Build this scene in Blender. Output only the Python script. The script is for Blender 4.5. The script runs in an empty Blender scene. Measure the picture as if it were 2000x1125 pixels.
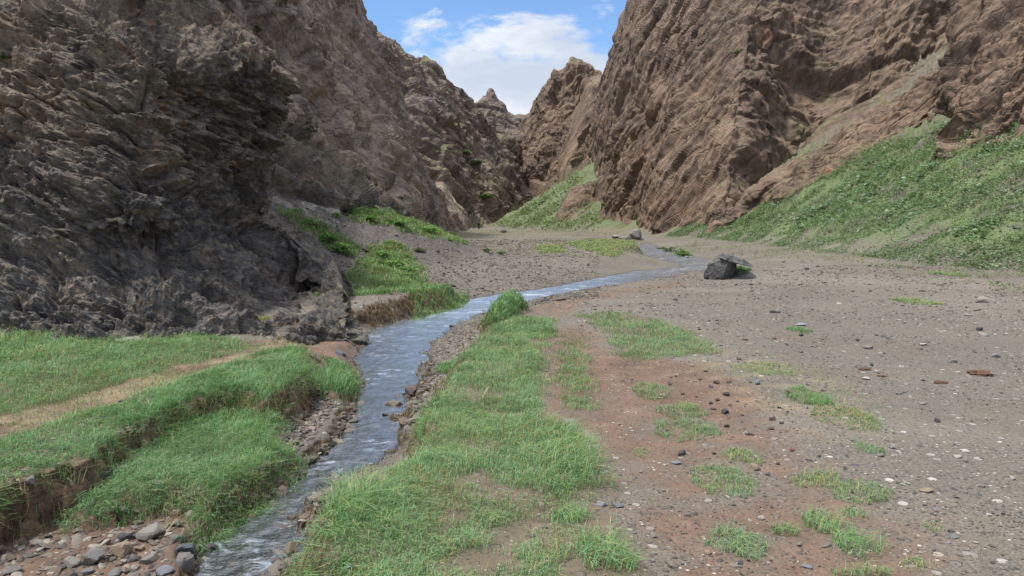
import bpy, bmesh, math, random
import numpy as np
from mathutils import Vector, Matrix

random.seed(7)
rng = np.random.default_rng(7)
C = bpy.context.scene.collection
SC = bpy.context.scene
f32 = np.float32

# ------------------------------------------------------------------ camera model
F = 1428.0            # focal length in pixels of a 2000 px wide frame
EYE = np.array([0.0, 0.0, 1.6])
TH = math.atan(132.5 / F)
FW = np.array([0, math.cos(TH), -math.sin(TH)])
UP = np.array([0, math.sin(TH), math.cos(TH)])


def ray(px, py):
    u = (px - 1000.0) / F
    v = (562.5 - py) / F
    return FW + v * UP + np.array([u, 0, 0])


def at(px, py, D):
    d = ray(px, py)
    return EYE + d * (D / d[1])


def gp(px, py, z=0.0):
    d = ray(px, py)
    t = (z - EYE[2]) / d[2]
    p = EYE + d * t
    return p[:2]


# ------------------------------------------------------------------ noise
def _h(ix, iy, iz, s):
    n = (ix.astype(np.int64) * 374761393 + iy.astype(np.int64) * 668265263 + iz.astype(np.int64) * 2147483647 + s * 974711) & 0xFFFFFFFF
    n = ((n ^ (n >> 13)) * 1274126177) & 0xFFFFFFFF
    n = ((n ^ (n >> 16)) * 2246822519) & 0xFFFFFFFF
    return n ^ (n >> 15)


def perlin(p, seed=0):
    p = np.asarray(p, dtype=f32)
    i = np.floor(p).astype(np.int32)
    f = p - i
    w = f * f * f * (f * (f * 6 - 15) + 10)
    out = np.zeros(len(p), f32)
    for dx in (0, 1):
        wx = w[:, 0] if dx else 1 - w[:, 0]
        for dy in (0, 1):
            wy = w[:, 1] if dy else 1 - w[:, 1]
            for dz in (0, 1):
                wz = w[:, 2] if dz else 1 - w[:, 2]
                h = _h(i[:, 0] + dx, i[:, 1] + dy, i[:, 2] + dz, seed)
                gx = ((h & 1023).astype(f32) / 511.5 - 1)
                gy = (((h >> 10) & 1023).astype(f32) / 511.5 - 1)
                gz = (((h >> 20) & 1023).astype(f32) / 511.5 - 1)
                out += wx * wy * wz * (gx * (f[:, 0] - dx) + gy * (f[:, 1] - dy) + gz * (f[:, 2] - dz))
    return out


def fbm(p, octs=4, seed=0, gain=0.5, lac=2.03):
    a, o = 1.0, 0.0
    q = np.asarray(p, dtype=f32)
    for k in range(octs):
        o = o + a * perlin(q, seed + k * 17)
        a *= gain
        q = q * lac + 3.7
    return o


def ridged(p, octs=4, seed=0):
    a, o = 1.0, 0.0
    q = np.asarray(p, dtype=f32)
    for k in range(octs):
        o = o + a * (1 - np.abs(perlin(q, seed + k * 29)) * 2.4)
        a *= 0.5
        q = q * 2.1 + 1.3
    return o


def facet(q, seed=0, tilt=1.0, k=26.0):
    """blocky fracture: every cell is a tilted plane with an offset of its own, neighbours meeting in a steep but continuous step;
    returns the height, a random value per cell and how far the nearest crack is"""
    q = np.asarray(q, dtype=f32)
    b = np.floor(q - 0.5).astype(np.int32)
    ds, vs, js = [], [], []
    for dx in (0, 1):
        for dy in (0, 1):
            for dz in (0, 1):
                ix, iy, iz = b[:, 0] + dx, b[:, 1] + dy, b[:, 2] + dz
                h = _h(ix, iy, iz, seed)
                jx = (h & 1023).astype(f32) / 1023
                jy = ((h >> 10) & 1023).astype(f32) / 1023
                jz = ((h >> 20) & 1023).astype(f32) / 1023
                ex = q[:, 0] - (ix + 0.15 + 0.7 * jx)
                ey = q[:, 1] - (iy + 0.15 + 0.7 * jy)
                ez = q[:, 2] - (iz + 0.15 + 0.7 * jz)
                h2 = _h(ix, iy, iz, seed + 101)
                tx = ((h2 & 1023).astype(f32) / 511.5 - 1)
                ty = (((h2 >> 10) & 1023).astype(f32) / 511.5 - 1)
                tz = (((h2 >> 20) & 1023).astype(f32) / 511.5 - 1)
                ds.append(np.sqrt(ex * ex + ey * ey + ez * ez))
                vs.append((jx + jy - 1) + tilt * (tx * ex + ty * ey + tz * ez))
                js.append(jz)
    ds, vs, js = np.stack(ds), np.stack(vs), np.stack(js)
    so = np.sort(ds, axis=0)
    w = np.exp(-k * (ds - so[0]))
    hh = (w * vs).sum(0) / w.sum(0)
    idv = np.take_along_axis(js, ds.argmin(0)[None], 0)[0]
    return hh, idv, so[1] - so[0]


def lin3(p, seed=0):
    """piecewise planar noise: random values on a lattice joined by flat facets with sharp creases"""
    p = np.asarray(p, dtype=f32)
    i = np.floor(p).astype(np.int64)
    f = p - i
    o = np.argsort(-f, axis=1)
    fs = np.take_along_axis(f, o, 1)
    rows = np.arange(len(p))
    val = lambda c: (_h(c[:, 0], c[:, 1], c[:, 2], seed) & 4095).astype(f32) / 2047.5 - 1
    c = i.copy()
    out = (1 - fs[:, 0]) * val(c)
    for k in range(3):
        c[rows, o[:, k]] += 1
        out += (fs[:, k] - (fs[:, k + 1] if k < 2 else 0)) * val(c)
    return out


TURN = [np.array(Matrix.Rotation(a, 3, ax)) for a, ax in ((0.6, 'X'), (1.1, 'Y'), (0.8, 'Z'), (2.0, 'X'), (2.4, 'Y'), (1.9, 'Z'), (0.3, 'Y'))]


def sstep(a, b, x):
    t = np.clip((x - a) / (b - a), 0, 1)
    return t * t * (3 - 2 * t)


# ------------------------------------------------------------------ polygons on the ground
class Poly:
    def __init__(self, pts, z=0.0, raw=False):
        self.p = np.array(pts if raw else [gp(a, b, z) for a, b in pts], dtype=np.float64)
        self.lo = self.p.min(0)
        self.hi = self.p.max(0)

    def sd(self, x, y, margin=2.0):
        """signed distance, negative inside; a big number far away"""
        out = np.full(len(x), margin, f32)
        m = (x > self.lo[0] - margin) & (x < self.hi[0] + margin) & (y > self.lo[1] - margin) & (y < self.hi[1] + margin)
        idx = np.nonzero(m)[0]
        if len(idx) == 0:
            return out
        X = x[idx].astype(f32)
        Y = y[idx].astype(f32)
        d = np.full(len(idx), 1e9, f32)
        ins = np.zeros(len(idx), bool)
        n = len(self.p)
        for i in range(n):
            ax, ay = self.p[i]
            bx, by = self.p[(i + 1) % n]
            ex, ey = bx - ax, by - ay
            L = ex * ex + ey * ey + 1e-12
            wx, wy = X - f32(ax), Y - f32(ay)
            t = np.clip((wx * f32(ex) + wy * f32(ey)) / f32(L), 0, 1)
            dx, dy = wx - t * f32(ex), wy - t * f32(ey)
            d = np.minimum(d, dx * dx + dy * dy)
            if ay != by:
                c = ((ay > Y) != (by > Y)) & (X < (f32(ex) * (Y - f32(ay)) / f32(by - ay) + f32(ax)))
                ins ^= c
        d = np.sqrt(d)
        out[idx] = np.where(ins, -d, np.minimum(d, margin))
        return out


W = -0.35            # water level
stream = Poly([(1400, 516), (1345, 521), (1240, 530), (1150, 547), (1050, 566), (980, 574), (920, 584), (870, 606), (790, 624),
               (740, 639), (715, 655), (700, 685), (692, 710), (712, 740), (700, 770), (690, 800), (680, 840), (640, 875),
               (600, 905), (575, 930), (545, 965), (490, 1000), (430, 1035), (395, 1065), (380, 1095), (350, 1180), (300, 1400),
               (590, 1400), (580, 1125), (585, 1090), (592, 1040), (605, 1000), (640, 962), (690, 942), (740, 917), (785, 880),
               (782, 840), (787, 800), (802, 775), (832, 750), (832, 720), (836, 690), (852, 665), (888, 635), (932, 615),
               (990, 598), (1060, 581), (1150, 563), (1240, 550), (1345, 532), (1400, 524)], W)
brook = Poly([(1252, 478), (1264, 474), (1300, 488), (1335, 500), (1420, 511), (1400, 526), (1340, 524), (1325, 516), (1275, 503), (1244, 490)], W)
bank_r = Poly([(900, 690), (945, 650), (1000, 622), (1075, 622), (1085, 650), (1060, 680), (1060, 740), (1050, 790), (1070, 840), (1120, 850),
               (1160, 890), (1175, 930), (1170, 990), (1230, 1040), (1260, 1125), (1300, 1500), (600, 1500), (655, 1125), (618, 1075), (610, 1010),
               (655, 972), (735, 952), (822, 894), (830, 848), (826, 812), (850, 800), (862, 765), (880, 738)], 0.0)
terr_up = Poly([(-900, 640), (0, 640), (300, 655), (500, 660), (598, 686), (592, 740), (540, 782), (462, 764), (400, 778), (330, 805), (240, 850), (180, 890),
                (90, 925), (0, 962), (-200, 1060), (-900, 1250)], 0.02)
terr_low = Poly([(535, 784), (515, 802), (540, 850), (548, 900), (522, 955), (470, 990), (405, 1012), (380, 968), (330, 955), (290, 968), (210, 985), (150, 972),
                 (240, 895), (330, 812), (400, 782), (462, 768)], -0.17)
mud = Poly([(-300, 1090), (-60, 1000), (90, 935), (180, 895), (260, 840), (330, 812), (300, 850), (180, 950), (300, 950), (400, 1000), (450, 1030), (420, 1060), (380, 1200), (-300, 1300)], -0.28)
bar_l = Poly([(538, 800), (600, 770), (660, 762), (715, 765), (690, 800), (680, 845), (640, 880), (585, 908), (565, 870)], -0.28)
bar_r = Poly([(838, 720), (860, 665), (900, 635), (960, 610), (1000, 605), (950, 650), (900, 690), (865, 735), (845, 760), (805, 790), (795, 770)], -0.25)
clump_l = Poly([(622, 712), (640, 692), (690, 705), (692, 745), (660, 765), (610, 765)], -0.15)
ford = Poly([(500, 655), (600, 645), (690, 632), (740, 636), (712, 660), (695, 700), (640, 690), (560, 672)], -0.15)
bank_lm = Poly([(540, 556), (660, 562), (720, 556), (815, 552), (900, 552), (918, 566), (860, 572), (800, 582), (740, 590), (690, 594), (620, 588)], 0.12)
bank_lml = Poly([(800, 590), (850, 582), (916, 570), (905, 590), (860, 604), (808, 614)], -0.20)
bank_mr = Poly([(1100, 478), (1150, 470), (1245, 474), (1252, 486), (1215, 490), (1210, 498), (1195, 505), (1160, 495)], 0.0)
mound_r = Poly([(955, 618), (968, 598), (1015, 592), (1025, 602), (990, 622), (960, 632)], -0.05)
track = Poly([(1050, 660), (1140, 632), (1195, 690), (1275, 698), (1390, 715), (1480, 770), (1560, 850), (1680, 950), (1800, 1000), (1950, 1125), (2000, 1300), (1150, 1300),
              (1240, 1080), (1185, 1000), (1180, 900), (1120, 845), (1065, 830), (1050, 760)], 0.0)
muddy_side = Poly([(1000, 605), (1120, 585), (1300, 560), (1380, 552), (1330, 575), (1180, 600), (1120, 625), (1040, 650), (960, 650)], -0.15)
path_l = Poly([(-500, 985), (0, 792), (120, 762), (300, 718), (420, 688), (500, 662), (600, 655), (560, 686), (450, 724), (300, 780), (150, 828), (0, 880), (-500, 1100)], 0.0)

G_strip = Poly([(1098, 652), (1132, 648), (1150, 720), (1172, 795), (1110, 800), (1085, 730)], 0.0)
G_patch = Poly([(1135, 615), (1200, 610), (1290, 625), (1350, 655), (1400, 690), (1330, 700), (1250, 702), (1200, 690), (1190, 655)], 0.0)
G_upper = Poly([(-600, 650), (0, 650), (80, 652), (180, 672), (300, 662), (420, 660), (500, 676), (430, 696), (300, 732), (120, 782), (0, 812), (-600, 960)], 0.0)
G_band = Poly([(-600, 1040), (0, 862), (150, 810), (300, 766), (450, 710), (555, 678), (596, 688), (588, 738), (540, 784), (462, 764), (400, 778), (330, 803), (240, 848), (175, 888), (85, 920), (0, 958), (-200, 1050)], 0.02)
G_mid = Poly([(590, 572), (660, 564), (720, 556), (815, 552), (900, 550), (914, 558), (860, 563), (800, 571), (720, 577), (620, 580)], 0.05)
SLOPE_GRASS = []      # patches on the scree, filled in once the ground is known
G_far1 = Poly([(1048, 480), (1095, 478), (1102, 494), (1055, 496)], 0.0)
dry_r = Poly([(1400, 700), (1480, 695), (1600, 740), (1720, 820), (1640, 840), (1520, 790), (1440, 740)], 0.0)

MOUND = gp(1446, 536, 0.05)
TOE_R_Y = [0, 10, 20, 28, 46, 65, 80, 104, 130, 160, 190, 230, 320]
TOE_R_X = [17, 16, 14.6, 14.2, 15.6, 16.2, 14, 13, 9, 2, -8, -16, -30]
TOE_L_Y = [0, 14, 20, 25, 32, 45, 57, 80, 120, 150, 320]
TOE_L_X = [-2, -1.6, -1.0, 0.0, 0.3, -2, -4, -6.5, -9, -14, -40]


def ground(x, y, full=False):
    x = np.asarray(x, dtype=np.float64)
    y = np.asarray(y, dtype=np.float64)
    P = np.stack([x, y, np.zeros_like(x)], 1).astype(f32)
    n1 = fbm(P * 0.35, 3, 1)
    n2 = fbm(P * 2.2, 3, 5)
    n3 = fbm(P * 9.0, 2, 9)
    nf = 1 - sstep(7, 13, y)
    wx = x + 0.16 * n2 + 0.05 * n3 * nf
    wy = y + 0.16 * perlin(P * 2.2 + 31, 6) + 0.05 * perlin(P * 9 + 11, 8) * nf
    base = 0.05 * n1 + 0.016 * n2 + 0.007 * n3 - 0.4 * sstep(60, 150, y)
    # slopes
    sr = np.maximum(x - np.interp(y, TOE_R_Y, TOE_R_X) + 1.2 * n1, 0)
    hr = 0.62 * sr * sr / (sr + 2.0)
    hr = hr - np.maximum(y - 192, 0) * 0.9 * sstep(0, 6, hr)
    sl = np.maximum(np.interp(y, TOE_L_Y, TOE_L_X) - x + 0.8 * n1, 0) * sstep(15.5, 22, y)
    hl = 0.42 * sl * sl / (sl + 1.4)
    hl = np.minimum(hl, 0.42 * 14 + 0 * hl)
    mb = np.exp(-(((x - MOUND[0]) / 0.42) ** 2 + ((y - MOUND[1]) / 0.5) ** 2))
    base = base + 0.42 * mb
    base = base + hr * (1 + 0.05 * n2) + hl * (1 + 0.06 * n2) + 0.10 * n2 * sstep(0.3, 2, hr + hl)
    # stream
    sd = np.minimum(stream.sd(wx, wy, 3.0), brook.sd(wx, wy, 3.0)) + 0.05 * n2 + 0.06 * n3
    yf = sstep(8.5, 13, y) * sstep(-3.2, -1.8, x)
    t = sstep(0, 1.0 + 1.6 * yf, sd) * 0.75 + 0.25 * sstep(0.0, 0.12 + 1.5 * yf, sd)
    z = (W + 0.012) + (base - W - 0.012) * t

    wet_w = 0.10 + 0.012 * np.clip(y - 3, 0, 22) + 0.30 * np.clip(0.4 + 1.3 * perlin(P * 1.3 + 5, 12), 0, 1)

    def plateau(z, poly, h, soft, amp=1.0):
        s = poly.sd(wx, wy, 1.0)
        sw = soft + 0.012 * np.clip(y - 2, 0, 22) + 0.06 * np.clip(0.5 + n1, 0, 1)
        k = sstep(sw * 0.5, -sw * 0.5, s + 0.5 * sw * n3 * nf)
        k = k * sstep(0.0, wet_w, sd + 0.05 * n2 + 0.03 * n3)
        return z + (h + amp * (base - hl - hr) - z) * k, s

    z, s_bar = plateau(z, bar_l, -0.30, 0.7, 0.6)
    z, s_barr = plateau(z, bar_r, -0.28, 0.7, 0.6)
    z, s_mud = plateau(z, mud, -0.31, 0.15, 1.2)
    z, s_low = plateau(z, terr_low, -0.16, 0.22)
    z, s_up = plateau(z, terr_up, 0.03, 0.06)
    z, s_cl = plateau(z, clump_l, -0.17, 0.15)
    z, s_ford = plateau(z, ford, -0.24, 0.9, 0.6)
    z, s_br = plateau(z, bank_r, 0.02, 0.10)
    z, s_mo = plateau(z, mound_r, 0.12, 0.25)
    z, s_lml = plateau(z, bank_lml, -0.19, 0.3)
    z, s_lm = plateau(z, bank_lm, 0.05, 0.22)
    z, s_mr = plateau(z, bank_mr, 0.14, 0.3)
    s_path = path_l.sd(wx, wy, 1.0)
    z = z - 0.035 * sstep(0.05, -0.2, s_path)
    s_track = track.sd(wx, wy, 1.0)
    z = z - 0.02 * sstep(0.1, -0.4, s_track) * (1 + 2 * n2)
    # water bed
    ins = np.maximum(-sd, 0)
    zb = W - 0.015 - 0.16 * sstep(0, 0.45, ins) + 0.02 * n3 + 0.015 * n2
    z = np.where(sd < 0, np.minimum(z * 0 + zb, zb), z)
    # clods on scarps
    if not full:
        return z
    m = {}
    soft = lambda s, w=0.12: sstep(w, -w, s)
    grass = np.zeros(len(x), f32)
    for pl, k in ((bank_r, 1.0), (terr_low, 1), (G_upper, 1), (G_band, 1), (clump_l, 1), (G_strip, .9), (G_patch, .9), (G_mid, 1), (G_far1, 1), (bank_mr, .9), (bank_lml, 1), (mound_r, 1)) + tuple(SLOPE_GRASS):
        grass = np.maximum(grass, k * soft(pl.sd(wx, wy, 1.0)))
    m['grass'] = grass
    m['path'] = soft(s_path, 0.15)
    m['sp'] = s_path
    dirt = np.maximum(soft(s_track, 0.5) * np.clip(0.85 + 0.6 * n1 + 0.35 * n2, 0, 1), m['path'])
    for s_ in (s_mud, s_ford):
        dirt = np.maximum(dirt, soft(s_, 0.15))
    dirt = np.maximum(dirt, 0.55 * soft(muddy_side.sd(wx, wy, 1.0), 0.6))
    m['dirt'] = dirt
    dry = 0.75 * soft(dry_r.sd(wx, wy, 1.5), 0.6) * np.clip(0.5 + 1.5 * n2, 0, 1)
    dry = np.maximum(dry, 0.65 * m['path'] * np.clip(0.6 + 1.2 * n2, 0, 1))
    dry = np.maximum(dry, 0.35 * sstep(60, 85, y) * sstep(130, 100, y) * np.clip(0.4 + 2 * n1, 0, 1))
    m['dry'] = dry
    m['wet'] = sstep(0.30, 0.0, sd) * np.where(s_br < 0.05, 0.6, 1.0)
    m['scree'] = sstep(0.12, 0.6, hl) * (1 - sstep(60, 90, y))
    m['slope'] = sstep(0.15, 1.0, hr + 0.15 * n2)
    m['hr'] = hr
    m['hl'] = hl
    m['sd'] = sd
    return z, m


# ------------------------------------------------------------------ mesh helpers
def tag(o, label=None, cat=None, group=None, kind=None):
    if label: o['label'] = label
    if cat: o['category'] = cat
    if group: o['group'] = group
    if kind: o['kind'] = kind
    return o


def mesh_np(name, V, faces, mat, attrs=None, cols=None, smooth=False, parent=None, link=True):
    """faces: (n,4) or (n,3) arrays, or a list of such arrays"""
    if not isinstance(faces, (list, tuple)):
        faces = [faces]
    me = bpy.data.meshes.new(name)
    V = np.ascontiguousarray(V, dtype=f32)
    me.vertices.add(len(V))
    me.vertices.foreach_set('co', V.ravel())
    loops = np.concatenate([a.ravel() for a in faces]).astype(np.int32)
    tot = np.concatenate([np.full(len(a), a.shape[1]) for a in faces]).astype(np.int32)
    st = np.concatenate([[0], np.cumsum(tot)[:-1]]).astype(np.int32)
    me.loops.add(len(loops))
    me.loops.foreach_set('vertex_index', loops)
    me.polygons.add(len(tot))
    me.polygons.foreach_set('loop_start', st)
    me.polygons.foreach_set('loop_total', tot)
    me.polygons.foreach_set('use_smooth', np.full(len(tot), smooth))
    for k, a in (attrs or {}).items():
        at_ = me.attributes.new(k, 'FLOAT', 'POINT')
        at_.data.foreach_set('value', np.ascontiguousarray(a, dtype=f32))
    for k, a in (cols or {}).items():
        at_ = me.attributes.new(k, 'FLOAT_COLOR', 'POINT')
        if a.shape[1] == 3:
            a = np.concatenate([a, np.ones((len(a), 1))], 1)
        at_.data.foreach_set('color', np.ascontiguousarray(a, dtype=f32).ravel())
    me.update(calc_edges=True)
    me.validate()
    if mat: me.materials.append(mat)
    o = bpy.data.objects.new(name, me)
    if link: C.objects.link(o)
    if parent: o.parent = parent
    return o


def grid_faces(nr, nc):
    i = np.arange((nr - 1) * nc).reshape(nr - 1, nc)[:, :-1].ravel()
    return np.stack([i, i + 1, i + nc + 1, i + nc], 1)


# ------------------------------------------------------------------ node helpers
class NT:
    def __init__(self, name, world=False):
        if world:
            self.m = bpy.data.worlds.new(name)
        else:
            self.m = bpy.data.materials.new(name)
        self.m.use_nodes = True
        self.t = self.m.node_tree
        self.t.nodes.clear()

    def n(self, typ, props=None, **inp):
        nd = self.t.nodes.new(typ)
        for k, v in (props or {}).items():
            setattr(nd, k, v)
        for k, v in inp.items():
            key = int(k[1:]) if k[0] == '_' and k[1:].isdigit() else k.replace('_', ' ')
            s = nd.inputs[key]
            if isinstance(v, bpy.types.NodeSocket):
                self.t.links.new(v, s)
            else:
                s.default_value = v
        return nd

    def math(self, op, a, b=0.0, c=None, clamp=False):
        kw = {'_0': a, '_1': b}
        if c is not None: kw['_2'] = c
        return self.n('ShaderNodeMath', {'operation': op, 'use_clamp': clamp}, **kw).outputs[0]

    def mix(self, fac, a, b, blend='MIX'):
        nd = self.n('ShaderNodeMix', {'data_type': 'RGBA', 'blend_type': blend})
        for s, v in ((nd.inputs[0], fac), (nd.inputs[6], a), (nd.inputs[7], b)):
            if isinstance(v, bpy.types.NodeSocket): self.t.links.new(v, s)
            else: s.default_value = v if not isinstance(v, tuple) or len(v) == 4 else (*v, 1)
        return nd.outputs[2]

    def ramp(self, fac, lo, hi, smooth=True):
        nd = self.n('ShaderNodeMapRange', {'interpolation_type': 'SMOOTHSTEP' if smooth else 'LINEAR'}, _0=fac, _1=lo, _2=hi, _3=0.0, _4=1.0)
        return nd.outputs[0]

    def cramp(self, fac, stops):
        nd = self.n('ShaderNodeValToRGB', _0=fac)
        e = nd.color_ramp.elements
        while len(e) < len(stops): e.new(0.5)
        for k, (p, c) in enumerate(stops):
            e[k].position = p
            e[k].color = (*c, 1)
        return nd.outputs[0]

    def noise(self, vec, scale, detail=4, rough=0.55, dist=0.0):
        return self.n('ShaderNodeTexNoise', Vector=vec, Scale=scale, Detail=detail, Roughness=rough, Distortion=dist).outputs[0]

    def vor(self, vec, scale, feature='F1', out=0):
        return self.n('ShaderNodeTexVoronoi', {'feature': feature}, Vector=vec, Scale=scale).outputs[out]

    def attr(self, name, out=2):
        return self.n('ShaderNodeAttribute', {'attribute_name': name}).outputs[out]

    def out(self, shader):
        self.n('ShaderNodeOutputMaterial', Surface=shader)
        return self.m


def rgb(r, g, b):
    """sRGB 0-255 to linear"""
    return tuple((c / 255 / 12.92 if c / 255 <= 0.04045 else ((c / 255 + 0.055) / 1.055) ** 2.4) for c in (r, g, b))


def basis(dip):
    """rows: the long direction of the layering, across it, and the normal of the layers"""
    a, nn = Vector(dip[0]).normalized(), Vector(dip[1])
    nn = (nn - a * nn.dot(a)).normalized()
    return np.array([a, nn.cross(a), nn])


def mat_rock(name, pal, scale, dip, anis, orange=0.3, green=0.25, pale=0.4, bump=0.05, gz=0.72, fine=1.0, slate=None):
    """pal: dark, mid, light, tan (linear); scale: size in metres of a colour patch; dip: (rx, ry, rz) of the layering"""
    T = NT(name)
    pos = T.n('ShaderNodeNewGeometry').outputs['Position']
    nrm = T.n('ShaderNodeNewGeometry').outputs['Normal']
    B = basis(dip)
    mp = T.n('ShaderNodeMapping', {'vector_type': 'TEXTURE'}, Vector=pos, Rotation=tuple(Matrix(B.T).to_euler()), Scale=tuple(1 / k for k in anis)).outputs[0]
    fv = T.attr('cell')
    a = T.noise(mp, 1.0 / scale, 6, 0.64, 0.0)
    b = T.noise(mp, 5.0 / scale * fine, 5, 0.68, 0.0)
    c = T.noise(mp, 22.0 / scale * fine, 4, 0.6)
    v = T.math('ADD', T.math('MULTIPLY', a, 0.55), T.math('MULTIPLY', b, 0.35))
    v = T.math('ADD', v, T.math('MULTIPLY', c, 0.30))
    v = T.math('ADD', v, T.math('MULTIPLY', T.math('SUBTRACT', fv, 0.5), 0.26))
    col = T.cramp(v, [(0.40, pal[0]), (0.53, pal[1]), (0.64, pal[2]), (0.78, pal[3])])
    # tan / brown weathering in large patches
    tn = T.ramp(T.noise(pos, 0.45 / scale, 5, 0.6, 0.8), 0.48, 0.66)
    col = T.mix(T.math('MULTIPLY', tn, pale), col, T.mix(b, pal[2], pal[3]))
    orr = T.ramp(T.noise(mp, 1.3 / scale, 5, 0.7, 0.4), 0.56, 0.72)
    col = T.mix(T.math('MULTIPLY', orr, orange), col, rgb(146, 98, 64))
    if slate:
        zz = T.math('ADD', T.n('ShaderNodeSeparateXYZ', _0=pos).outputs[2], T.math('MULTIPLY', T.math('SUBTRACT', T.noise(pos, 0.5 / scale, 4, 0.6), 0.5), 5.0))
        lo = T.ramp(zz, slate + 1.0, slate - 1.0)
        col = T.mix(T.math('MULTIPLY', lo, 0.75), col, T.cramp(v, [(0.40, rgb(40, 41, 44)), (0.55, rgb(76, 77, 80)), (0.68, rgb(108, 107, 106)), (0.80, rgb(150, 140, 126))]))
    # veins and cracks
    ck = T.n('ShaderNodeTexVoronoi', {'feature': 'DISTANCE_TO_EDGE'}, Vector=T.n('ShaderNodeVectorMath', {'operation': 'ADD'}, _0=mp, _1=T.n('ShaderNodeTexNoise', Vector=mp, Scale=3 / scale, Detail=3.0).outputs[1]).outputs[0], Scale=3.2 / scale).outputs[0]
    ckm = T.ramp(ck, 0.0, 0.05)
    # plants and lichen on ledges
    sep = T.n('ShaderNodeSeparateXYZ', _0=nrm).outputs[2]
    gm = T.math('MULTIPLY', T.ramp(sep, gz - 0.12, gz + 0.12), T.ramp(T.noise(pos, 1.1 / scale, 4, 0.65), 0.46, 0.62))
    gcol = T.mix(b, rgb(88, 104, 60), rgb(120, 120, 84))
    col = T.mix(T.math('MULTIPLY', gm, green), col, gcol)
    rg = T.n('ShaderNodeTexNoise', {'noise_type': 'RIDGED_MULTIFRACTAL', 'normalize': True}, Vector=mp, Scale=2.6 / scale * fine, Detail=7.0, Roughness=0.62, Lacunarity=2.2).outputs[0]
    vn = T.n('ShaderNodeTexNoise', {'noise_type': 'RIDGED_MULTIFRACTAL', 'normalize': True}, Vector=T.n('ShaderNodeVectorMath', {'operation': 'ADD'}, _0=mp, _1=(17.0, 5.0, 9.0)).outputs[0], Scale=1.5 / scale, Detail=6.0, Roughness=0.6).outputs[0]
    col = T.mix(T.math('MULTIPLY', T.ramp(vn, 0.52, 0.72), 0.65), col, T.mix(0.35, pal[0], rgb(38, 35, 36)))
    fl = T.n('ShaderNodeTexVoronoi', Vector=mp, Scale=9.0 / scale * fine)
    fs = T.n('ShaderNodeSeparateColor', _0=fl.outputs[1]).outputs
    col = T.mix(T.math('MULTIPLY', T.ramp(fs[0], 0.55, 1.0), 0.35), col, pal[3])
    col = T.mix(T.math('MULTIPLY', T.ramp(fs[1], 0.62, 1.0), 0.45), col, pal[0])
    f2 = T.n('ShaderNodeSeparateColor', _0=T.n('ShaderNodeTexVoronoi', Vector=mp, Scale=24.0 / scale * fine).outputs[1]).outputs
    col = T.mix(T.math('MULTIPLY', T.ramp(f2[1], 0.6, 1.0), 0.35), col, pal[0])
    col = T.mix(T.math('MULTIPLY', T.ramp(f2[0], 0.7, 1.0), 0.30), col, pal[3])
    h = T.math('ADD', T.math('MULTIPLY', b, 0.15), T.math('MULTIPLY', c, 0.30))
    h = T.math('ADD', h, T.math('MULTIPLY', f2[2], 0.14))
    r2 = T.n('ShaderNodeTexNoise', {'noise_type': 'RIDGED_MULTIFRACTAL', 'normalize': True}, Vector=pos, Scale=6.5 / scale * fine, Detail=7.0, Roughness=0.7, Lacunarity=2.1).outputs[0]
    h = T.math('SUBTRACT', h, T.math('MULTIPLY', rg, 0.55))
    h = T.math('SUBTRACT', h, T.math('MULTIPLY', r2, 0.50))
    sp = T.noise(pos, 30.0 / scale * fine, 4, 0.75)
    col = T.mix(T.math('MULTIPLY', T.ramp(sp, 0.52, 0.70), 0.5), col, T.mix(0.5, col, pal[3]))
    col = T.mix(T.math('MULTIPLY', T.ramp(sp, 0.47, 0.32), 0.55), col, T.mix(0.4, pal[0], col))
    h = T.math('ADD', h, T.math('MULTIPLY', fs[2], 0.30))
    h = T.math('ADD', h, T.math('MULTIPLY', T.noise(mp, 70.0 / scale * fine, 3, 0.7), 0.25))
    h = T.math('ADD', h, T.math('MULTIPLY', ckm, 0.25))
    bp = T.n('ShaderNodeBump', Strength=0.9, Distance=bump, Height=h).outputs[0]
    sh = T.n('ShaderNodeBsdfPrincipled', Base_Color=col, Roughness=0.82, Normal=bp)
    sh.inputs['Specular IOR Level'].default_value = 0.35
    return T.out(sh.outputs[0])


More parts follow.
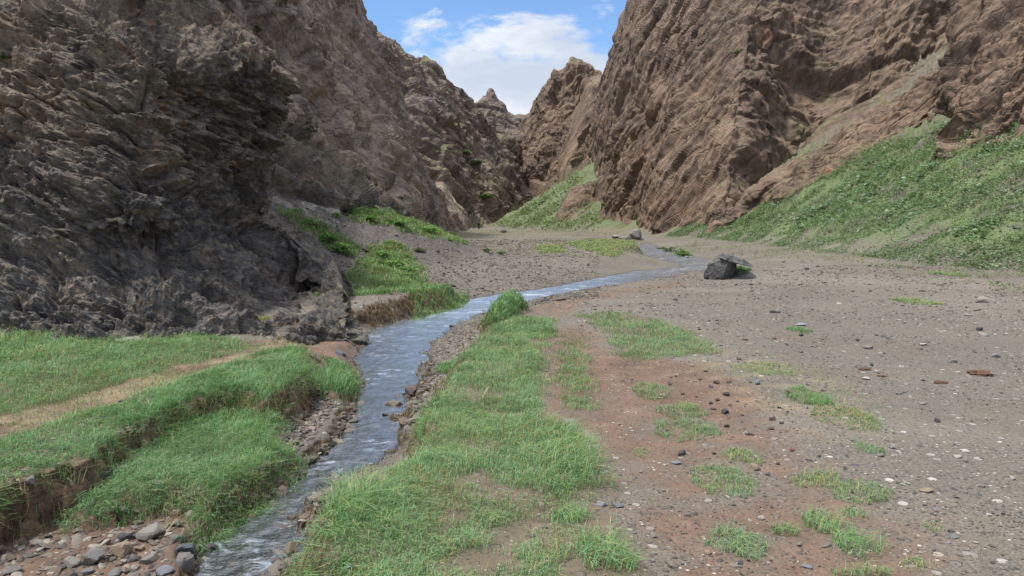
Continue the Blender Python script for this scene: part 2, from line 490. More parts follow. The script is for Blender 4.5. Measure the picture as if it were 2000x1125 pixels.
def mat_ground():
    T = NT('valley_ground')
    pos = T.n('ShaderNodeNewGeometry').outputs['Position']
    flat = T.n('ShaderNodeVectorMath', {'operation': 'MULTIPLY'}, _0=pos, _1=(1, 1, 1)).outputs[0]
    n_l = T.noise(flat, 0.35, 5, 0.6, 0.5)
    n_m = T.noise(flat, 2.3, 5, 0.62, 0.4)
    n_s = T.noise(flat, 11, 4, 0.65)
    n_f = T.noise(flat, 60, 3, 0.7)
    peb = T.n('ShaderNodeTexVoronoi', Vector=flat, Scale=34.0, Randomness=1.0)
    peb2 = T.n('ShaderNodeTexVoronoi', Vector=flat, Scale=11.0, Randomness=1.0)
    pv = T.n('ShaderNodeSeparateColor', _0=peb.outputs[1]).outputs
    pv2 = T.n('ShaderNodeSeparateColor', _0=peb2.outputs[1]).outputs
    # gravel: matrix of grit with single pebbles of their own tone
    grit = T.cramp(n_f, [(0.25, rgb(73, 68, 61)), (0.5, rgb(106, 99, 89)), (0.75, rgb(138, 130, 118))])
    pcol = T.cramp(pv[0], [(0.0, rgb(68, 64, 62)), (0.35, rgb(104, 97, 89)), (0.75, rgb(134, 126, 115)), (1.0, rgb(186, 178, 164))])
    isp = T.math('MULTIPLY', T.ramp(peb.outputs[0], 0.42, 0.30), T.ramp(pv[1], 0.38, 0.48))
    col = T.mix(isp, grit, pcol)
    isp2 = T.math('MULTIPLY', T.ramp(peb2.outputs[0], 0.36, 0.28), T.ramp(pv2[1], 0.74, 0.80))
    col = T.mix(isp2, col, T.cramp(pv2[0], [(0.0, rgb(84, 82, 84)), (0.5, rgb(132, 128, 124)), (1.0, rgb(188, 182, 172))]))
    lt = T.ramp(n_l, 0.35, 0.68)
    col = T.mix(T.math('MULTIPLY', lt, 0.55), col, T.mix(0.5, col, rgb(94, 86, 78)))
    # broad drifts of tone: trampled brown, pale dust, darker grit
    n_b = T.noise(flat, 0.16, 4, 0.6, 0.8)
    col = T.mix(T.math('MULTIPLY', T.ramp(T.noise(flat, 0.8, 5, 0.65, 0.6), 0.48, 0.68), 0.38), col, T.mix(0.6, col, rgb(118, 100, 84)))
    col = T.mix(T.math('MULTIPLY', T.ramp(n_b, 0.42, 0.66), 0.55), col, T.mix(0.5, col, rgb(146, 140, 128)))
    col = T.mix(T.math('MULTIPLY', T.ramp(T.noise(flat, 0.5, 5, 0.6, 0.4), 0.52, 0.70), 0.5), col, T.mix(0.5, col, rgb(84, 78, 72)))
    # earth
    A = T.attr('dirt')
    earth = T.cramp(T.math('ADD', T.math('MULTIPLY', n_m, 0.6), T.math('MULTIPLY', n_f, 0.4)), [(0.3, rgb(74, 60, 50)), (0.5, rgb(108, 88, 74)), (0.72, rgb(138, 117, 100))])
    earth = T.mix(T.math('MULTIPLY', isp, T.ramp(pv[2], 0.55, 0.65)), earth, pcol)
    dm = T.ramp(T.math('ADD', A, T.math('MULTIPLY', T.math('SUBTRACT', n_m, 0.5), 1.3)), 0.18, 0.72)
    col = T.mix(dm, col, earth)
    # left scree, darker and purplish
    scr = T.cramp(T.math('ADD', T.math('MULTIPLY', n_s, 0.5), T.math('MULTIPLY', pv[0], 0.45)), [(0.2, rgb(56, 51, 49)), (0.5, rgb(88, 81, 77)), (0.8, rgb(124, 116, 110))])
    col = T.mix(T.math('MULTIPLY', T.attr('scree'), 0.9), col, scr)
    # right slope soil with low plants
    sl = T.attr('slope')
    ssoil = T.cramp(T.math('ADD', T.math('MULTIPLY', n_m, 0.5), T.math('MULTIPLY', n_s, 0.5)), [(0.3, rgb(76, 70, 64)), (0.5, rgb(102, 94, 86)), (0.7, rgb(128, 119, 109))])
    gcol = T.cramp(n_s, [(0.3, rgb(76, 88, 56)), (0.5, rgb(96, 110, 70)), (0.72, rgb(124, 134, 98))])
    mp = T.n('ShaderNodeMapping', Vector=pos, Rotation=(0, 0.55, 0.35), Scale=(0.35, 1.0, 1.0)).outputs[0]
    gpatch = T.ramp(T.math('ADD', T.noise(mp, 0.55, 5, 0.65, 0.7), T.math('MULTIPLY', n_s, 0.25)), 0.50, 0.66)
    gcol = T.mix(T.math('MULTIPLY', T.attr('lush'), T.ramp(T.noise(mp, 0.30, 5, 0.65), 0.46, 0.58)), T.mix(T.attr('lush'), gcol, rgb(104, 116, 82)), rgb(82, 92, 42))
    scol = T.mix(T.math('MAXIMUM', T.math('MULTIPLY', gpatch, T.attr('cover')), T.math('MULTIPLY', T.attr('lush'), T.ramp(T.noise(mp, 0.42, 5, 0.7), 0.40, 0.54))), ssoil, gcol)
    col = T.mix(sl, col, scol)
    # dry straw and turf soil
    dryc = T.cramp(n_s, [(0.3, rgb(124, 113, 88)), (0.7, rgb(166, 152, 122))])
    col = T.mix(T.math('MULTIPLY', T.attr('dry'), T.ramp(n_m, 0.38, 0.6)), col, dryc)
    turf = T.cramp(T.math('ADD', T.math('MULTIPLY', n_m, 0.6), T.math('MULTIPLY', n_s, 0.4)), [(0.35, rgb(78, 76, 50)), (0.5, rgb(96, 82, 62)), (0.62, rgb(118, 98, 78))])
    col = T.mix(T.math('MULTIPLY', T.attr('grass'), 0.62), col, T.mix(isp, turf, T.mix(0.4, turf, pcol)))
    # cut bank faces are bare brown earth
    nz = T.n('ShaderNodeSeparateXYZ', _0=T.n('ShaderNodeNewGeometry').outputs['Normal']).outputs[2]
    cut = T.math('MULTIPLY', T.ramp(nz, 0.80, 0.55), T.attr('near'))
    col = T.mix(cut, col, T.cramp(n_s, [(0.3, rgb(62, 49, 39)), (0.5, rgb(98, 79, 62)), (0.75, rgb(138, 116, 90))]))
    wet = T.attr('wet')
    col = T.mix(T.math('MULTIPLY', wet, 0.75), col, T.mix(0.62, col, rgb(40, 34, 30)))
    h = T.math('ADD', T.math('MULTIPLY', n_f, 0.5), T.math('MULTIPLY', n_s, 0.8))
    h = T.math('ADD', h, T.math('MULTIPLY', isp, 0.6))
    h = T.math('ADD', h, T.math('MULTIPLY', isp2, 1.0))
    bp = T.n('ShaderNodeBump', Strength=0.8, Distance=0.02, Height=h).outputs[0]
    rough = T.math('SUBTRACT', 0.9, T.math('MULTIPLY', wet, 0.45))
    sh = T.n('ShaderNodeBsdfPrincipled', Base_Color=col, Roughness=rough, Normal=bp)
    sh.inputs['Specular IOR Level'].default_value = 0.3
    return T.out(sh.outputs[0])


def mat_leaf(name, transl=0.35, rough=0.55):
    T = NT(name)
    c = T.attr('tone', 0)
    sh = T.n('ShaderNodeBsdfPrincipled', Base_Color=c, Roughness=rough)
    sh.inputs['Specular IOR Level'].default_value = 0.3
    tr = T.n('ShaderNodeBsdfTranslucent', Color=T.mix(0.3, c, rgb(130, 156, 80)))
    return T.out(T.n('ShaderNodeMixShader', _0=transl, _1=sh.outputs[0], _2=tr.outputs[0]).outputs[0])


def mat_water():
    T = NT('stream_water')
    pos = T.n('ShaderNodeNewGeometry').outputs['Position']
    mp = T.n('ShaderNodeMapping', Vector=pos, Rotation=(0, 0, 0.25), Scale=(0.7, 1.0, 1.0)).outputs[0]
    a = T.noise(mp, 9.0, 4, 0.6, 1.2)
    b = T.noise(mp, 26.0, 3, 0.6, 0.8)
    h = T.math('ADD', a, T.math('MULTIPLY', b, 0.45))
    bp = T.n('ShaderNodeBump', Strength=0.55, Distance=0.02, Height=h).outputs[0]
    fr = T.n('ShaderNodeFresnel', IOR=1.36, Normal=bp).outputs[0]
    gl = T.n('ShaderNodeBsdfGlossy', Color=(0.86, 0.94, 1, 1), Roughness=0.22, Normal=bp)
    tr = T.n('ShaderNodeBsdfTransparent', Color=(*rgb(206, 200, 186), 1))
    body = T.n('ShaderNodeMixShader', _0=T.math('ADD', T.math('MULTIPLY', fr, 2.3), 0.13, clamp=True), _1=tr.outputs[0], _2=gl.outputs[0]).outputs[0]
    # riffles: aerated streaks, their pale blue also painting in bright sky reflection
    rs = T.n('ShaderNodeMapping', Vector=pos, Rotation=(0, 0, 0.3), Scale=(0.6, 1.0, 1.0)).outputs[0]
    rf = T.math('MULTIPLY', T.ramp(T.noise(rs, 8, 5, 0.7, 0.6), 0.52, 0.70), T.ramp(T.noise(pos, 0.9, 4, 0.65), 0.42, 0.62))
    rf2 = T.math('MULTIPLY', T.ramp(T.noise(rs, 2.4, 5, 0.75, 0.8), 0.50, 0.68), T.math('MULTIPLY', T.ramp(T.n('ShaderNodeSeparateXYZ', _0=pos).outputs[1], 9.0, 17.0), 0.6))
    rf = T.math('MAXIMUM', T.math('MULTIPLY', rf, 0.6), rf2)
    foam_sheen = T.n('ShaderNodeBsdfPrincipled', Base_Color=(*rgb(208, 220, 236), 1), Roughness=0.35, Normal=bp)
    return T.out(T.n('ShaderNodeMixShader', _0=T.math('MULTIPLY', rf, 0.75), _1=body, _2=foam_sheen.outputs[0]).outputs[0])


def mat_stone():
    T = NT('stone')
    oc = T.n('ShaderNodeTexCoord').outputs['Object']
    oi = T.n('ShaderNodeObjectInfo')
    base = oi.outputs['Color']
    a = T.noise(oc, 14, 5, 0.65, 0.4)
    b = T.noise(oc, 60, 4, 0.7)
    col = T.mix(T.ramp(a, 0.3, 0.7), T.mix(0.45, base, rgb(60, 55, 52)), base)
    col = T.mix(T.math('MULTIPLY', T.ramp(b, 0.5, 0.75), 0.5), col, T.mix(0.5, base, rgb(190, 182, 170)))
    bp = T.n('ShaderNodeBump', Strength=0.7, Distance=0.01, Height=T.math('ADD', a, b)).outputs[0]
    sh = T.n('ShaderNodeBsdfPrincipled', Base_Color=col, Roughness=0.8, Normal=bp)
    return T.out(sh.outputs[0])


def mat_gravel():
    T = NT('gravel')
    c = T.attr('tone', 0)
    pos = T.n('ShaderNodeNewGeometry').outputs['Position']
    a = T.noise(pos, 90, 3, 0.6)
    col = T.mix(T.ramp(a, 0.35, 0.7), T.mix(0.35, c, rgb(60, 55, 50)), c)
    sh = T.n('ShaderNodeBsdfPrincipled', Base_Color=col, Roughness=0.8)
    return T.out(sh.outputs[0])


def mat_plain(name, col, rough=0.8, sc=30):
    T = NT(name)
    oc = T.n('ShaderNodeTexCoord').outputs['Object']
    a = T.noise(oc, sc, 4, 0.6)
    c = T.mix(a, tuple(x * 0.6 for x in col), tuple(min(1, x * 1.35) for x in col))
    bp = T.n('ShaderNodeBump', Strength=0.5, Distance=0.01, Height=a).outputs[0]
    return T.out(T.n('ShaderNodeBsdfPrincipled', Base_Color=c, Roughness=rough, Normal=bp).outputs[0])


M_ground = mat_ground()
M_leaf = mat_leaf('leaf')
M_grass = mat_leaf('grass_blade', 0.3, 0.5)
M_water = mat_water()
M_stone = mat_stone()
M_gravel = mat_gravel()

def hits(pts):
    """where the lines of sight through picture points meet the ground sheet"""
    out = []
    ts_ = np.exp(np.linspace(math.log(2.5), math.log(230), 900))
    for px, py in pts:
        d = ray(px, py)
        q = EYE + d[None] * ts_[:, None]
        z = ground(q[:, 0], q[:, 1])
        b = np.nonzero(q[:, 2] < z)[0]
        i = b[0] if len(b) else len(ts_) - 1
        if i > 0:
            a0, a1 = q[i - 1, 2] - z[i - 1], z[i] - q[i, 2]
            t = ts_[i - 1] + (ts_[i] - ts_[i - 1]) * a0 / max(a0 + a1, 1e-6)
        else:
            t = ts_[i]
        out.append(EYE + d * t)
    return np.array(out)


for pts in ([(690, 548), (700, 528), (735, 488), (780, 478), (815, 528), (822, 550), (760, 558)],
            [(556, 412), (600, 425), (650, 455), (690, 480), (680, 497), (640, 482), (590, 445)],
            [(690, 413), (760, 420), (820, 430), (885, 455), (903, 474), (850, 464), (780, 449), (700, 432)]):
    SLOPE_GRASS.append((Poly(hits(pts)[:, :2], raw=True), 1.0))
# ------------------------------------------------------------------ the ground sheet
NR, NC = 1560, 1150
ang = np.radians(np.concatenate([np.linspace(-62, -40, 90), np.linspace(-40, 38, NC - 170)[1:], np.linspace(38, 62, 81)[1:]]))
NC = len(ang)
rad = np.exp(np.interp(np.linspace(0, 1, NR), [0, 0.15, 0.78, 1], np.log([3.2, 6.2, 25, 330])))
AX, AY = 0.0, -3.0
R_, A_ = np.meshgrid(rad, ang, indexing='ij')
gx = (AX + R_ * np.sin(A_)).ravel()
gy = (AY + R_ * np.cos(A_)).ravel()
gz, gm = ground(gx, gy, True)
# crumbly clods along the cut banks near the eye: vertical jitter where the sheet is steep
gzg = gz.reshape(NR, NC)
near = sstep(26, 16, gy)
cover = 1 - 0.6 * sstep(100, 140, gy)
gattr = {k: gm[k] for k in ('grass', 'dirt', 'dry', 'wet', 'scree', 'slope')}
gattr['near'] = near
gattr['lush'] = 0.8 * sstep(82, 105, gy)
gattr['cover'] = 1 - 0.9 * sstep(8.5, 11, gm['hr']) * sstep(120, 95, gy)
GV = np.stack([gx, gy, gz], 1)
G3 = GV.reshape(NR, NC, 3)
GN = np.cross(np.gradient(G3, axis=1), np.gradient(G3, axis=0)).reshape(-1, 3)
GN /= np.linalg.norm(GN, axis=1, keepdims=True)
GN *= np.sign(GN[:, 2:3])
steep = sstep(0.93, 0.6, GN[:, 2]) * near
sidx = np.nonzero(steep > 0.02)[0]
ps = GV[sidx]
hf, _, _ = facet(ps * 9.0, 900)
GV[sidx] += GN[sidx] * (steep[sidx] * (0.045 * fbm(ps * 6.0, 3, 901) + 0.022 * hf))[:, None]
GF = grid_faces(NR, NC)
fc = lambda a: a[GF].mean(1)
f_slope = fc(gm['hr']) > 0.35
f_scree = (fc(gm['hl']) > 0.30) & ~f_slope
f_path = (fc(gm['path']) > 0.5) & (fc(gy) < 14) & ~f_slope & ~f_scree


def sub_sheet(name, mask, label, cat):
    F_ = GF[mask]
    use = np.unique(F_)
    re = np.full(len(GV), -1, np.int64)
    re[use] = np.arange(len(use))
    o = mesh_np(name, GV[use], re[F_], M_ground, {k: v[use] for k, v in gattr.items()}, smooth=True)
    return tag(o, label, cat, kind='structure')


sub_sheet('ground', ~(f_slope | f_scree | f_path), 'flat gravel and earth floor of the valley', 'ground')
sub_sheet('hillside', f_slope, 'green plant covered slope rising to the brown cliff', 'hillside')
sub_sheet('scree_slope', f_scree, 'dark gravel scree slope below the rock wall across the stream', 'scree slope')
sub_sheet('path', f_path, 'worn brown footpath between the two bands of grass', 'path')

# ------------------------------------------------------------------ water
wr = np.exp(np.linspace(math.log(5.2), math.log(70), 620))
wa = np.radians(np.linspace(-34, 24, 620))
R2_, A2_ = np.meshgrid(wr, wa, indexing='ij')
wx_ = (R2_ * np.sin(A2_)).ravel()
wy_ = (-3 + R2_ * np.cos(A2_)).ravel()
wsd = np.minimum(stream.sd(wx_, wy_, 3), brook.sd(wx_, wy_, 3))
WP = np.stack([wx_, wy_, np.zeros_like(wx_)], 1)
wz = W + 0.010 * perlin(WP * np.array([5.0, 8.0, 1]), 3) + 0.007 * perlin(WP * np.array([11.0, 17.0, 1]), 4) + 0.012 * fbm(WP * 1.5, 2, 8)
WF = grid_faces(620, 620)
WF = WF[(wsd[WF] < 0.45).all(1)]
use = np.unique(WF)
re = np.full(len(WP), -1, np.int64)
re[use] = np.arange(len(use))
WP[:, 2] = wz
tag(mesh_np('stream', WP[use], re[WF], M_water, smooth=True), 'shallow rippling stream winding through the valley, reflecting the sky', 'stream', kind='structure')


# ------------------------------------------------------------------ rock walls
def crom(P, t):
    """Catmull-Rom along axis 0 at parameters t"""
    n = len(P)
    i = np.clip(np.floor(t).astype(int), 0, n - 2)
    f = (t - i).reshape(-1, *([1] * (P.ndim - 1)))
    p0, p1, p2, p3 = P[np.clip(i - 1, 0, n - 1)], P[i], P[i + 1], P[np.clip(i + 2, 0, n - 1)]
    return 0.5 * ((2 * p1) + (-p0 + p2) * f + (2 * p0 - 5 * p1 + 4 * p2 - p3) * f ** 2 + (-p0 + 3 * p1 - 3 * p2 + p3) * f ** 3)




def rock_surface(name, P, rsub, csub, mat, octs, dip, label, seed, anis=(1, 1, 2.2), big=(6, 0.8), ridge=(0, 0), beds=(), joints=(), cat='cliff', kind='structure'):
    """P: (R, C, 3) control points; rsub/csub: cells per control segment; octs: (size, depth) of the fracture blocks"""
    ts = lambda sub: np.concatenate([np.linspace(k, k + 1, n, endpoint=False) for k, n in enumerate(sub)] + [[len(sub)]])
    tr, tc = ts(rsub), ts(csub)
    G = crom(P, tr)
    G = crom(G.transpose(1, 0, 2), tc).transpose(1, 0, 2)
    nr, nc = G.shape[:2]
    du = np.gradient(G, axis=1)
    dv = np.gradient(G, axis=0)
    N = np.cross(du, dv)
    N /= np.linalg.norm(N, axis=2, keepdims=True) + 1e-9
    q = G.reshape(-1, 3)
    N = N.reshape(-1, 3)
    if np.sum(np.einsum('ij,ij->i', N, EYE - q) > 0) < len(q) / 2:
        N = -N
        flip = True
    else:
        flip = False
    B = basis(dip)
    loc = (q @ B.T) * np.array(anis)
    space = np.maximum(np.linalg.norm(du, axis=2), np.linalg.norm(dv, axis=2)).ravel() / np.mean(anis)
    fade = lambda size: sstep(2.0, 4.2, size / space)          # leave out relief finer than the mesh can carry
    d = big[1] * 0.5 * fbm(q / big[0], 2, seed) + big[1] * 0.7 * lin3((q / big[0] * 1.4) @ TURN[0] + 4.0, seed + 1)
    for k, (s, a) in enumerate(beds):
        # bedding: layers of random strength weather out as ledges
        u = (q @ B[2]) / s + 0.5 * lin3(q / (s * 5.0), seed + 130 + k) + 0.15 * lin3(q / (s * 0.9), seed + 140 + k)
        i = np.floor(u).astype(np.int64)
        fr = (u - i).astype(f32)
        zz = np.zeros_like(i)
        r0 = (_h(i, zz, zz, seed + 150 + k) & 1023).astype(f32) / 511.5 - 1
        r1 = (_h(i + 1, zz, zz, seed + 150 + k) & 1023).astype(f32) / 511.5 - 1
        d = d + a * fade(s * 0.5) * (r0 + (r1 - r0) * sstep(0.78, 1.0, fr)) * np.clip(0.6 + 1.5 * perlin(q / (s * 3.5), seed + 160 + k), 0.15, 1.3)
    cell = np.zeros(len(q), f32)
    for k, (s, a) in enumerate(octs):
        fd = fade(s)
        ql = (loc @ TURN[k]) / s
        l1 = lin3(ql, seed + 7 * k)
        l2 = lin3((loc @ TURN[k + 1]) / s * 1.37 + 9.0, seed + 7 * k + 3)
        d = d + a * fd * (0.9 * l1 + 0.8 * (0.45 - np.abs(l2) * 1.5))
        if k < 3:
            h, idv, e = facet(loc / s * 0.8 + 0.1 * lin3(loc / s * 2.0, seed + 60 + k)[:, None], seed + 7 * k)
            d = d + fade(s * 0.30) * a * (0.75 * h - 0.35 * sstep(0.14, 0.0, e))
            cell += idv * (0.5 if k < 2 else 0.3)
    for k, (s, a) in enumerate(joints):
        # open joints: narrow deep cracks between blocks
        _, _, e = facet(loc / s + 0.12 * lin3(q / s * 1.5, seed + 310 + k)[:, None], seed + 320 + k)
        strength = np.clip(0.35 + 1.6 * perlin(q / (s * 2.5), seed + 330 + k), 0, 1)
        d = d - a * strength * sstep(0.13, 0.0, e) * sstep(1.0, 2.0, 0.2 * s / space)
    # broken, direction-free roughness over the layering
    s, a = octs[-2][0] * 1.3, octs[-2][1] * 0.75
    for k in range(4):
        l = lin3((q @ TURN[k + 2]) / s, seed + 210 + k)
        d = d + a * fade(s) * (0.6 * l + 0.9 * (0.4 - np.abs(lin3((q @ TURN[k]) / s * 1.21 + 5.0, seed + 230 + k)) * 1.3))
        s, a = s * 0.52, a * 0.62
    s, a = octs[-1]
    for k in range(2):
        s, a = s * 0.48, a * 0.55
        d = d + a * fade(s) * lin3((loc @ TURN[k + 3]) / s, seed + 90 + k)
    cell = np.clip(cell / 1.3, 0, 1)
    V = q + N * d[:, None]
    # a little thickness of the ledges: sideways shift along the dip keeps steps from being purely radial
    Fq = grid_faces(nr, nc)
    if flip: Fq = Fq[:, ::-1]
    o = mesh_np(name, V, Fq, mat, {'cell': cell}, smooth=False)
    return tag(o, label, cat, kind=kind)


def wall_grid(cols, prof=1.3, nmid=4, bury=4.0, back=(0, 40, -6), bulge=None):
    """cols: list of ((px,py,D) foot, (px,py,D) crest); rows: buried foot, foot .. crest, back"""
    out = []
    for k, (a, b) in enumerate(cols):
        g = hits([a[:2]])[0] if a[1] > 0 and -200 < a[0] < 2300 else None
        a = g if g is not None and a[2] < 100 and 0.72 < g[1] / a[2] < 1.3 else at(*a)
        b = at(*b)
        col = [a - np.array([0, 0, bury]) - 0.15 * (b - a) * np.array([1, 1, 0])]
        for s in np.linspace(0, 1, nmid + 1):
            p = a + (b - a) * np.array([s ** prof, s ** prof, s])
            if bulge is not None:
                p = p + np.array(bulge[k]) * math.sin(math.pi * s)
            col.append(p)
        col.append(b + 0.35 * np.array(back) + np.array([0, 0, 0.5]))
        col.append(b + np.array(back))
        out.append(col)
    return np.array(out).transpose(1, 0, 2)


dk = rgb
DIP_L1, AN_L1 = ((0.88, 0.1, -0.42), (0.4, 0.26, 0.9)), (0.7, 0.9, 1.4)
DIP_L2, AN_L2 = ((0.4, 0.5, -0.7), (0.15, 0.72, 0.6)), (0.6, 1.0, 1.2)
DIP_L3, AN_L3 = ((0.5, 0.4, -0.7), (0.2, 0.7, 0.6)), (0.6, 1.0, 1.2)
DIP_R2, AN_R2 = ((-0.3, 0.5, -0.8), (-0.145, 0.785, 0.545)), (0.36, 1.0, 1.25)
DIP_R3, AN_R3 = ((-0.15, 0.1, -1), (0.9, 0.2, -0.1)), (0.5, 1.0, 1.1)
M_L1 = mat_rock('dark_slate_rock', [dk(46, 43, 42), dk(86, 79, 73), dk(116, 106, 94), dk(150, 132, 109)], 1.1, DIP_L1, AN_L1, 0.85, 0.3, 0.6, 0.09, slate=2.2)
M_L2 = mat_rock('left_mountain_rock', [dk(76, 67, 64), dk(126, 113, 104), dk(152, 137, 124), dk(176, 154, 132)], 5.0, DIP_L2, AN_L2, 0.45, 0.65, 0.4, 0.35, 0.62)
M_L3 = mat_rock('far_mountain_rock', [dk(76, 67, 65), dk(108, 96, 89), dk(128, 113, 103), dk(148, 128, 110)], 13.0, DIP_L3, AN_L3, 0.4, 0.9, 0.4, 0.8, 0.52)
M_R2 = mat_rock('right_cliff_rock', [dk(64, 54, 48), dk(102, 86, 75), dk(124, 105, 90), dk(152, 130, 108)], 6.0, DIP_R2, AN_R2, 0.5, 0.6, 0.6, 0.42, 0.60)
M_R1 = mat_rock('near_right_rock', [dk(66, 55, 48), dk(104, 87, 75), dk(126, 106, 90), dk(154, 131, 108)], 3.5, DIP_R2, AN_R2, 0.4, 0.35, 0.55, 0.22, 0.7)

# near left cliff: rows of the picture height, a left and a right profile of distance
ROW = [760, 690, 640, 605, 582, 555, 520, 470, 420, 330, 250, 160, 110, 60, 0, -150, -400, -480]
DL = [8.8, 9.3, 9.75, 10.0, 10.2, 10.4, 10.7, 11.0, 11.2, 11.6, 11.9, 12.2, 12.4, 12.7, 13.0, 14.5, 18, 45]
DR = [10.6, 11.0, 11.3, 11.8, 13.6, 15.0, 15.3, 15.6, 15.8, 16.0, 16.0, 16.2, 16.5, 17.5, 19.0, 22, 28, 60]
EDGE = [690, 694, 690, 676, 688, 701, 668, 590, 556, 533, 536, 556, 540, 478, 428, 400, 340, 330]
FR = [-1.3, -0.5, 0.0, 0.2, 0.4, 0.56, 0.66, 0.8, 0.92, 1.0]
rows = []
for y, dl, dr, e in zip(ROW, DL, DR, EDGE):
    r = []
    for fr in FR:
        k = float(sstep(0.45, 1.0, np.array(fr)))
        D = dl + (dr - dl) * k + max(0, -fr) * 0.4
        if 60 <= y <= 420:
            D += {0.4: -0.3, 0.56: -0.45, 0.66: 0.25, 0.8: 0.0, 0.92: -0.3}.get(fr, 0)
        r.append(at(e * fr if fr >= 0 else 700 * fr, y, D))
    for back, dx in ((1.6, -45), (5.0, -190), (14, -420)):
        r.append(at(e + dx, y, dr + back))
    rows.append(r)
rock_surface('cliff', np.array(rows), [8, 30, 24, 20, 26, 24, 34, 34, 56, 50, 56, 34, 34, 40, 40, 30, 10], [12, 60, 90, 90, 75, 50, 65, 60, 50, 40, 14, 8],
             M_L1, [(2.0, 0.30), (0.75, 0.19), (0.32, 0.11), (0.14, 0.055), (0.065, 0.022)], DIP_L1, 'dark jagged slate cliff towering beside the left grass bank', 11, anis=AN_L1, big=(3.0, 0.45), ridge=(1.3, 0.06), beds=((0.55, 0.15), (0.2, 0.07)), joints=((1.3, 0.30), (0.55, 0.16)))

L2 = [((300, 380, 30), (450, -500, 75)), ((530, 370, 33), (560, -400, 80)), ((600, 387, 37), (640, -200, 85)), ((680, 410, 41), (694, 0, 90)),
      ((740, 428, 45), (722, 45, 92)), ((785, 424, 50), (738, 75, 95)), ((830, 436, 75), (765, 180, 105)), ((868, 448, 105), (808, 285, 118)),
      ((902, 440, 140), (852, 374, 148)), ((908, 434, 175), (860, 368, 180))]
rock_surface('cliff', wall_grid(L2, 1.35, 5, 4, (-5, 40, -8)), [8, 55, 55, 55, 55, 50, 16, 8], [20, 75, 75, 70, 60, 85, 85, 85, 40], M_L2,
             [(7, 0.9), (2.8, 0.55), (1.2, 0.33), (0.5, 0.17)], DIP_L2, 'brown grey rock wall behind the dark gravel scree', 23, anis=AN_L2, big=(14, 1.8), ridge=(6, 0.5), beds=((3.5, 0.8), (1.3, 0.35)), joints=((5.0, 1.0), (2.2, 0.5)))
L3 = [((600, 420, 155), (640, -90, 205)), ((640, 420, 160), (690, 0, 210)), ((700, 430, 165), (735, 70, 215)), ((770, 430, 170), (800, 105, 222)), ((830, 430, 176), (852, 130, 230)),
      ((870, 428, 180), (896, 172, 240)), ((910, 425, 190), (926, 218, 250)), ((950, 415, 200), (955, 262, 258)), ((990, 405, 215), (1005, 280, 265)),
      ((1030, 385, 235), (1037, 320, 272)), ((1075, 365, 255), (1062, 345, 282))]
rock_surface('mountain', wall_grid(L3, 1.25, 5, 8, (-10, 60, -25)), [8, 40, 40, 40, 40, 40, 16, 8], [10, 34, 50, 50, 50, 50, 50, 50, 50, 40], M_L3,
             [(16, 1.6), (7, 1.1), (3.2, 0.7), (1.5, 0.38)], DIP_L3, 'brown ridge sloping down from the left towards the end of the gorge', 37, anis=AN_L3, big=(36, 3.5), ridge=(14, 1.6), beds=((9, 1.8), (3.5, 0.8)), joints=((11, 2.0), (5, 1.0)), cat='mountain')
L4 = [((880, 300, 330), (895, 225, 345)), ((922, 310, 330), (930, 203, 345)), ((945, 315, 330), (949, 186, 345)), ((958, 315, 330), (961, 177, 345)), ((975, 320, 330), (976, 197, 345)),
      ((1000, 325, 330), (1003, 227, 345)), ((1025, 335, 330), (1035, 234, 350)), ((1070, 335, 330), (1080, 245, 350))]
rock_surface('mountain_peak', wall_grid(L4, 1.2, 4, 8, (0, 60, -20)), [6, 24, 24, 24, 24, 12, 6], [30, 30, 24, 24, 30, 30, 30], M_L3,
             [(14, 1.6), (6, 0.9), (3.0, 0.45)], DIP_L3, 'small pointed brown peak at the far end of the gorge', 53, anis=AN_L3, big=(30, 2.4), ridge=(10, 1.0), beds=((8, 1.2),), cat='mountain')
R3 = [((1000, 345, 285), (1015, 262, 290)), ((1015, 340, 270), (1030, 240, 276)), ((1036, 345, 255), (1044, 212, 262)), ((1060, 355, 245), (1067, 158, 258)), ((1088, 360, 240), (1092, 136, 258)),
      ((1120, 350, 236), (1124, 124, 258)), ((1160, 335, 235), (1150, 140, 258)), ((1200, 325, 240), (1190, 165, 262)), ((1260, 300, 250), (1260, 170, 270))]
rock_surface('mountain_peak', wall_grid(R3, 1.5, 5, 10, (6, 50, -20)), [8, 36, 36, 36, 36, 36, 16, 8], [20, 36, 44, 50, 50, 50, 50, 30], M_R2,
             [(14, 1.6), (6, 1.0), (3.0, 0.65), (1.4, 0.35)], DIP_R3, 'rounded brown dome peak closing the gorge', 61, anis=AN_R3, big=(34, 3.0), ridge=(10, 1.0), beds=((9, 1.4), (3.5, 0.6)), joints=((10, 1.6), (4.5, 0.8)), cat='mountain')
R2 = [((1080, 330, 255), (1150, 160, 258)), ((1108, 322, 214), (1172, 152, 222)), ((1150, 303, 204), (1187, 117, 212)), ((1172, 345, 168), (1212, 52, 196)), ((1205, 412, 114), (1237, -5, 175)),
      ((1250, 452, 88), (1290, -120, 160)), ((1330, 452, 74), (1400, -250, 150)), ((1400, 446, 67), (1500, -330, 140)), ((1450, 408, 72), (1580, -380, 140)),
      ((1500, 348, 75), (1660, -420, 140)), ((1590, 264, 84), (1750, -450, 140)), ((1700, 198, 85), (1850, -480, 140)), ((1850, 94, 92), (1980, -500, 140)), ((2060, -40, 100), (2300, -550, 140))]
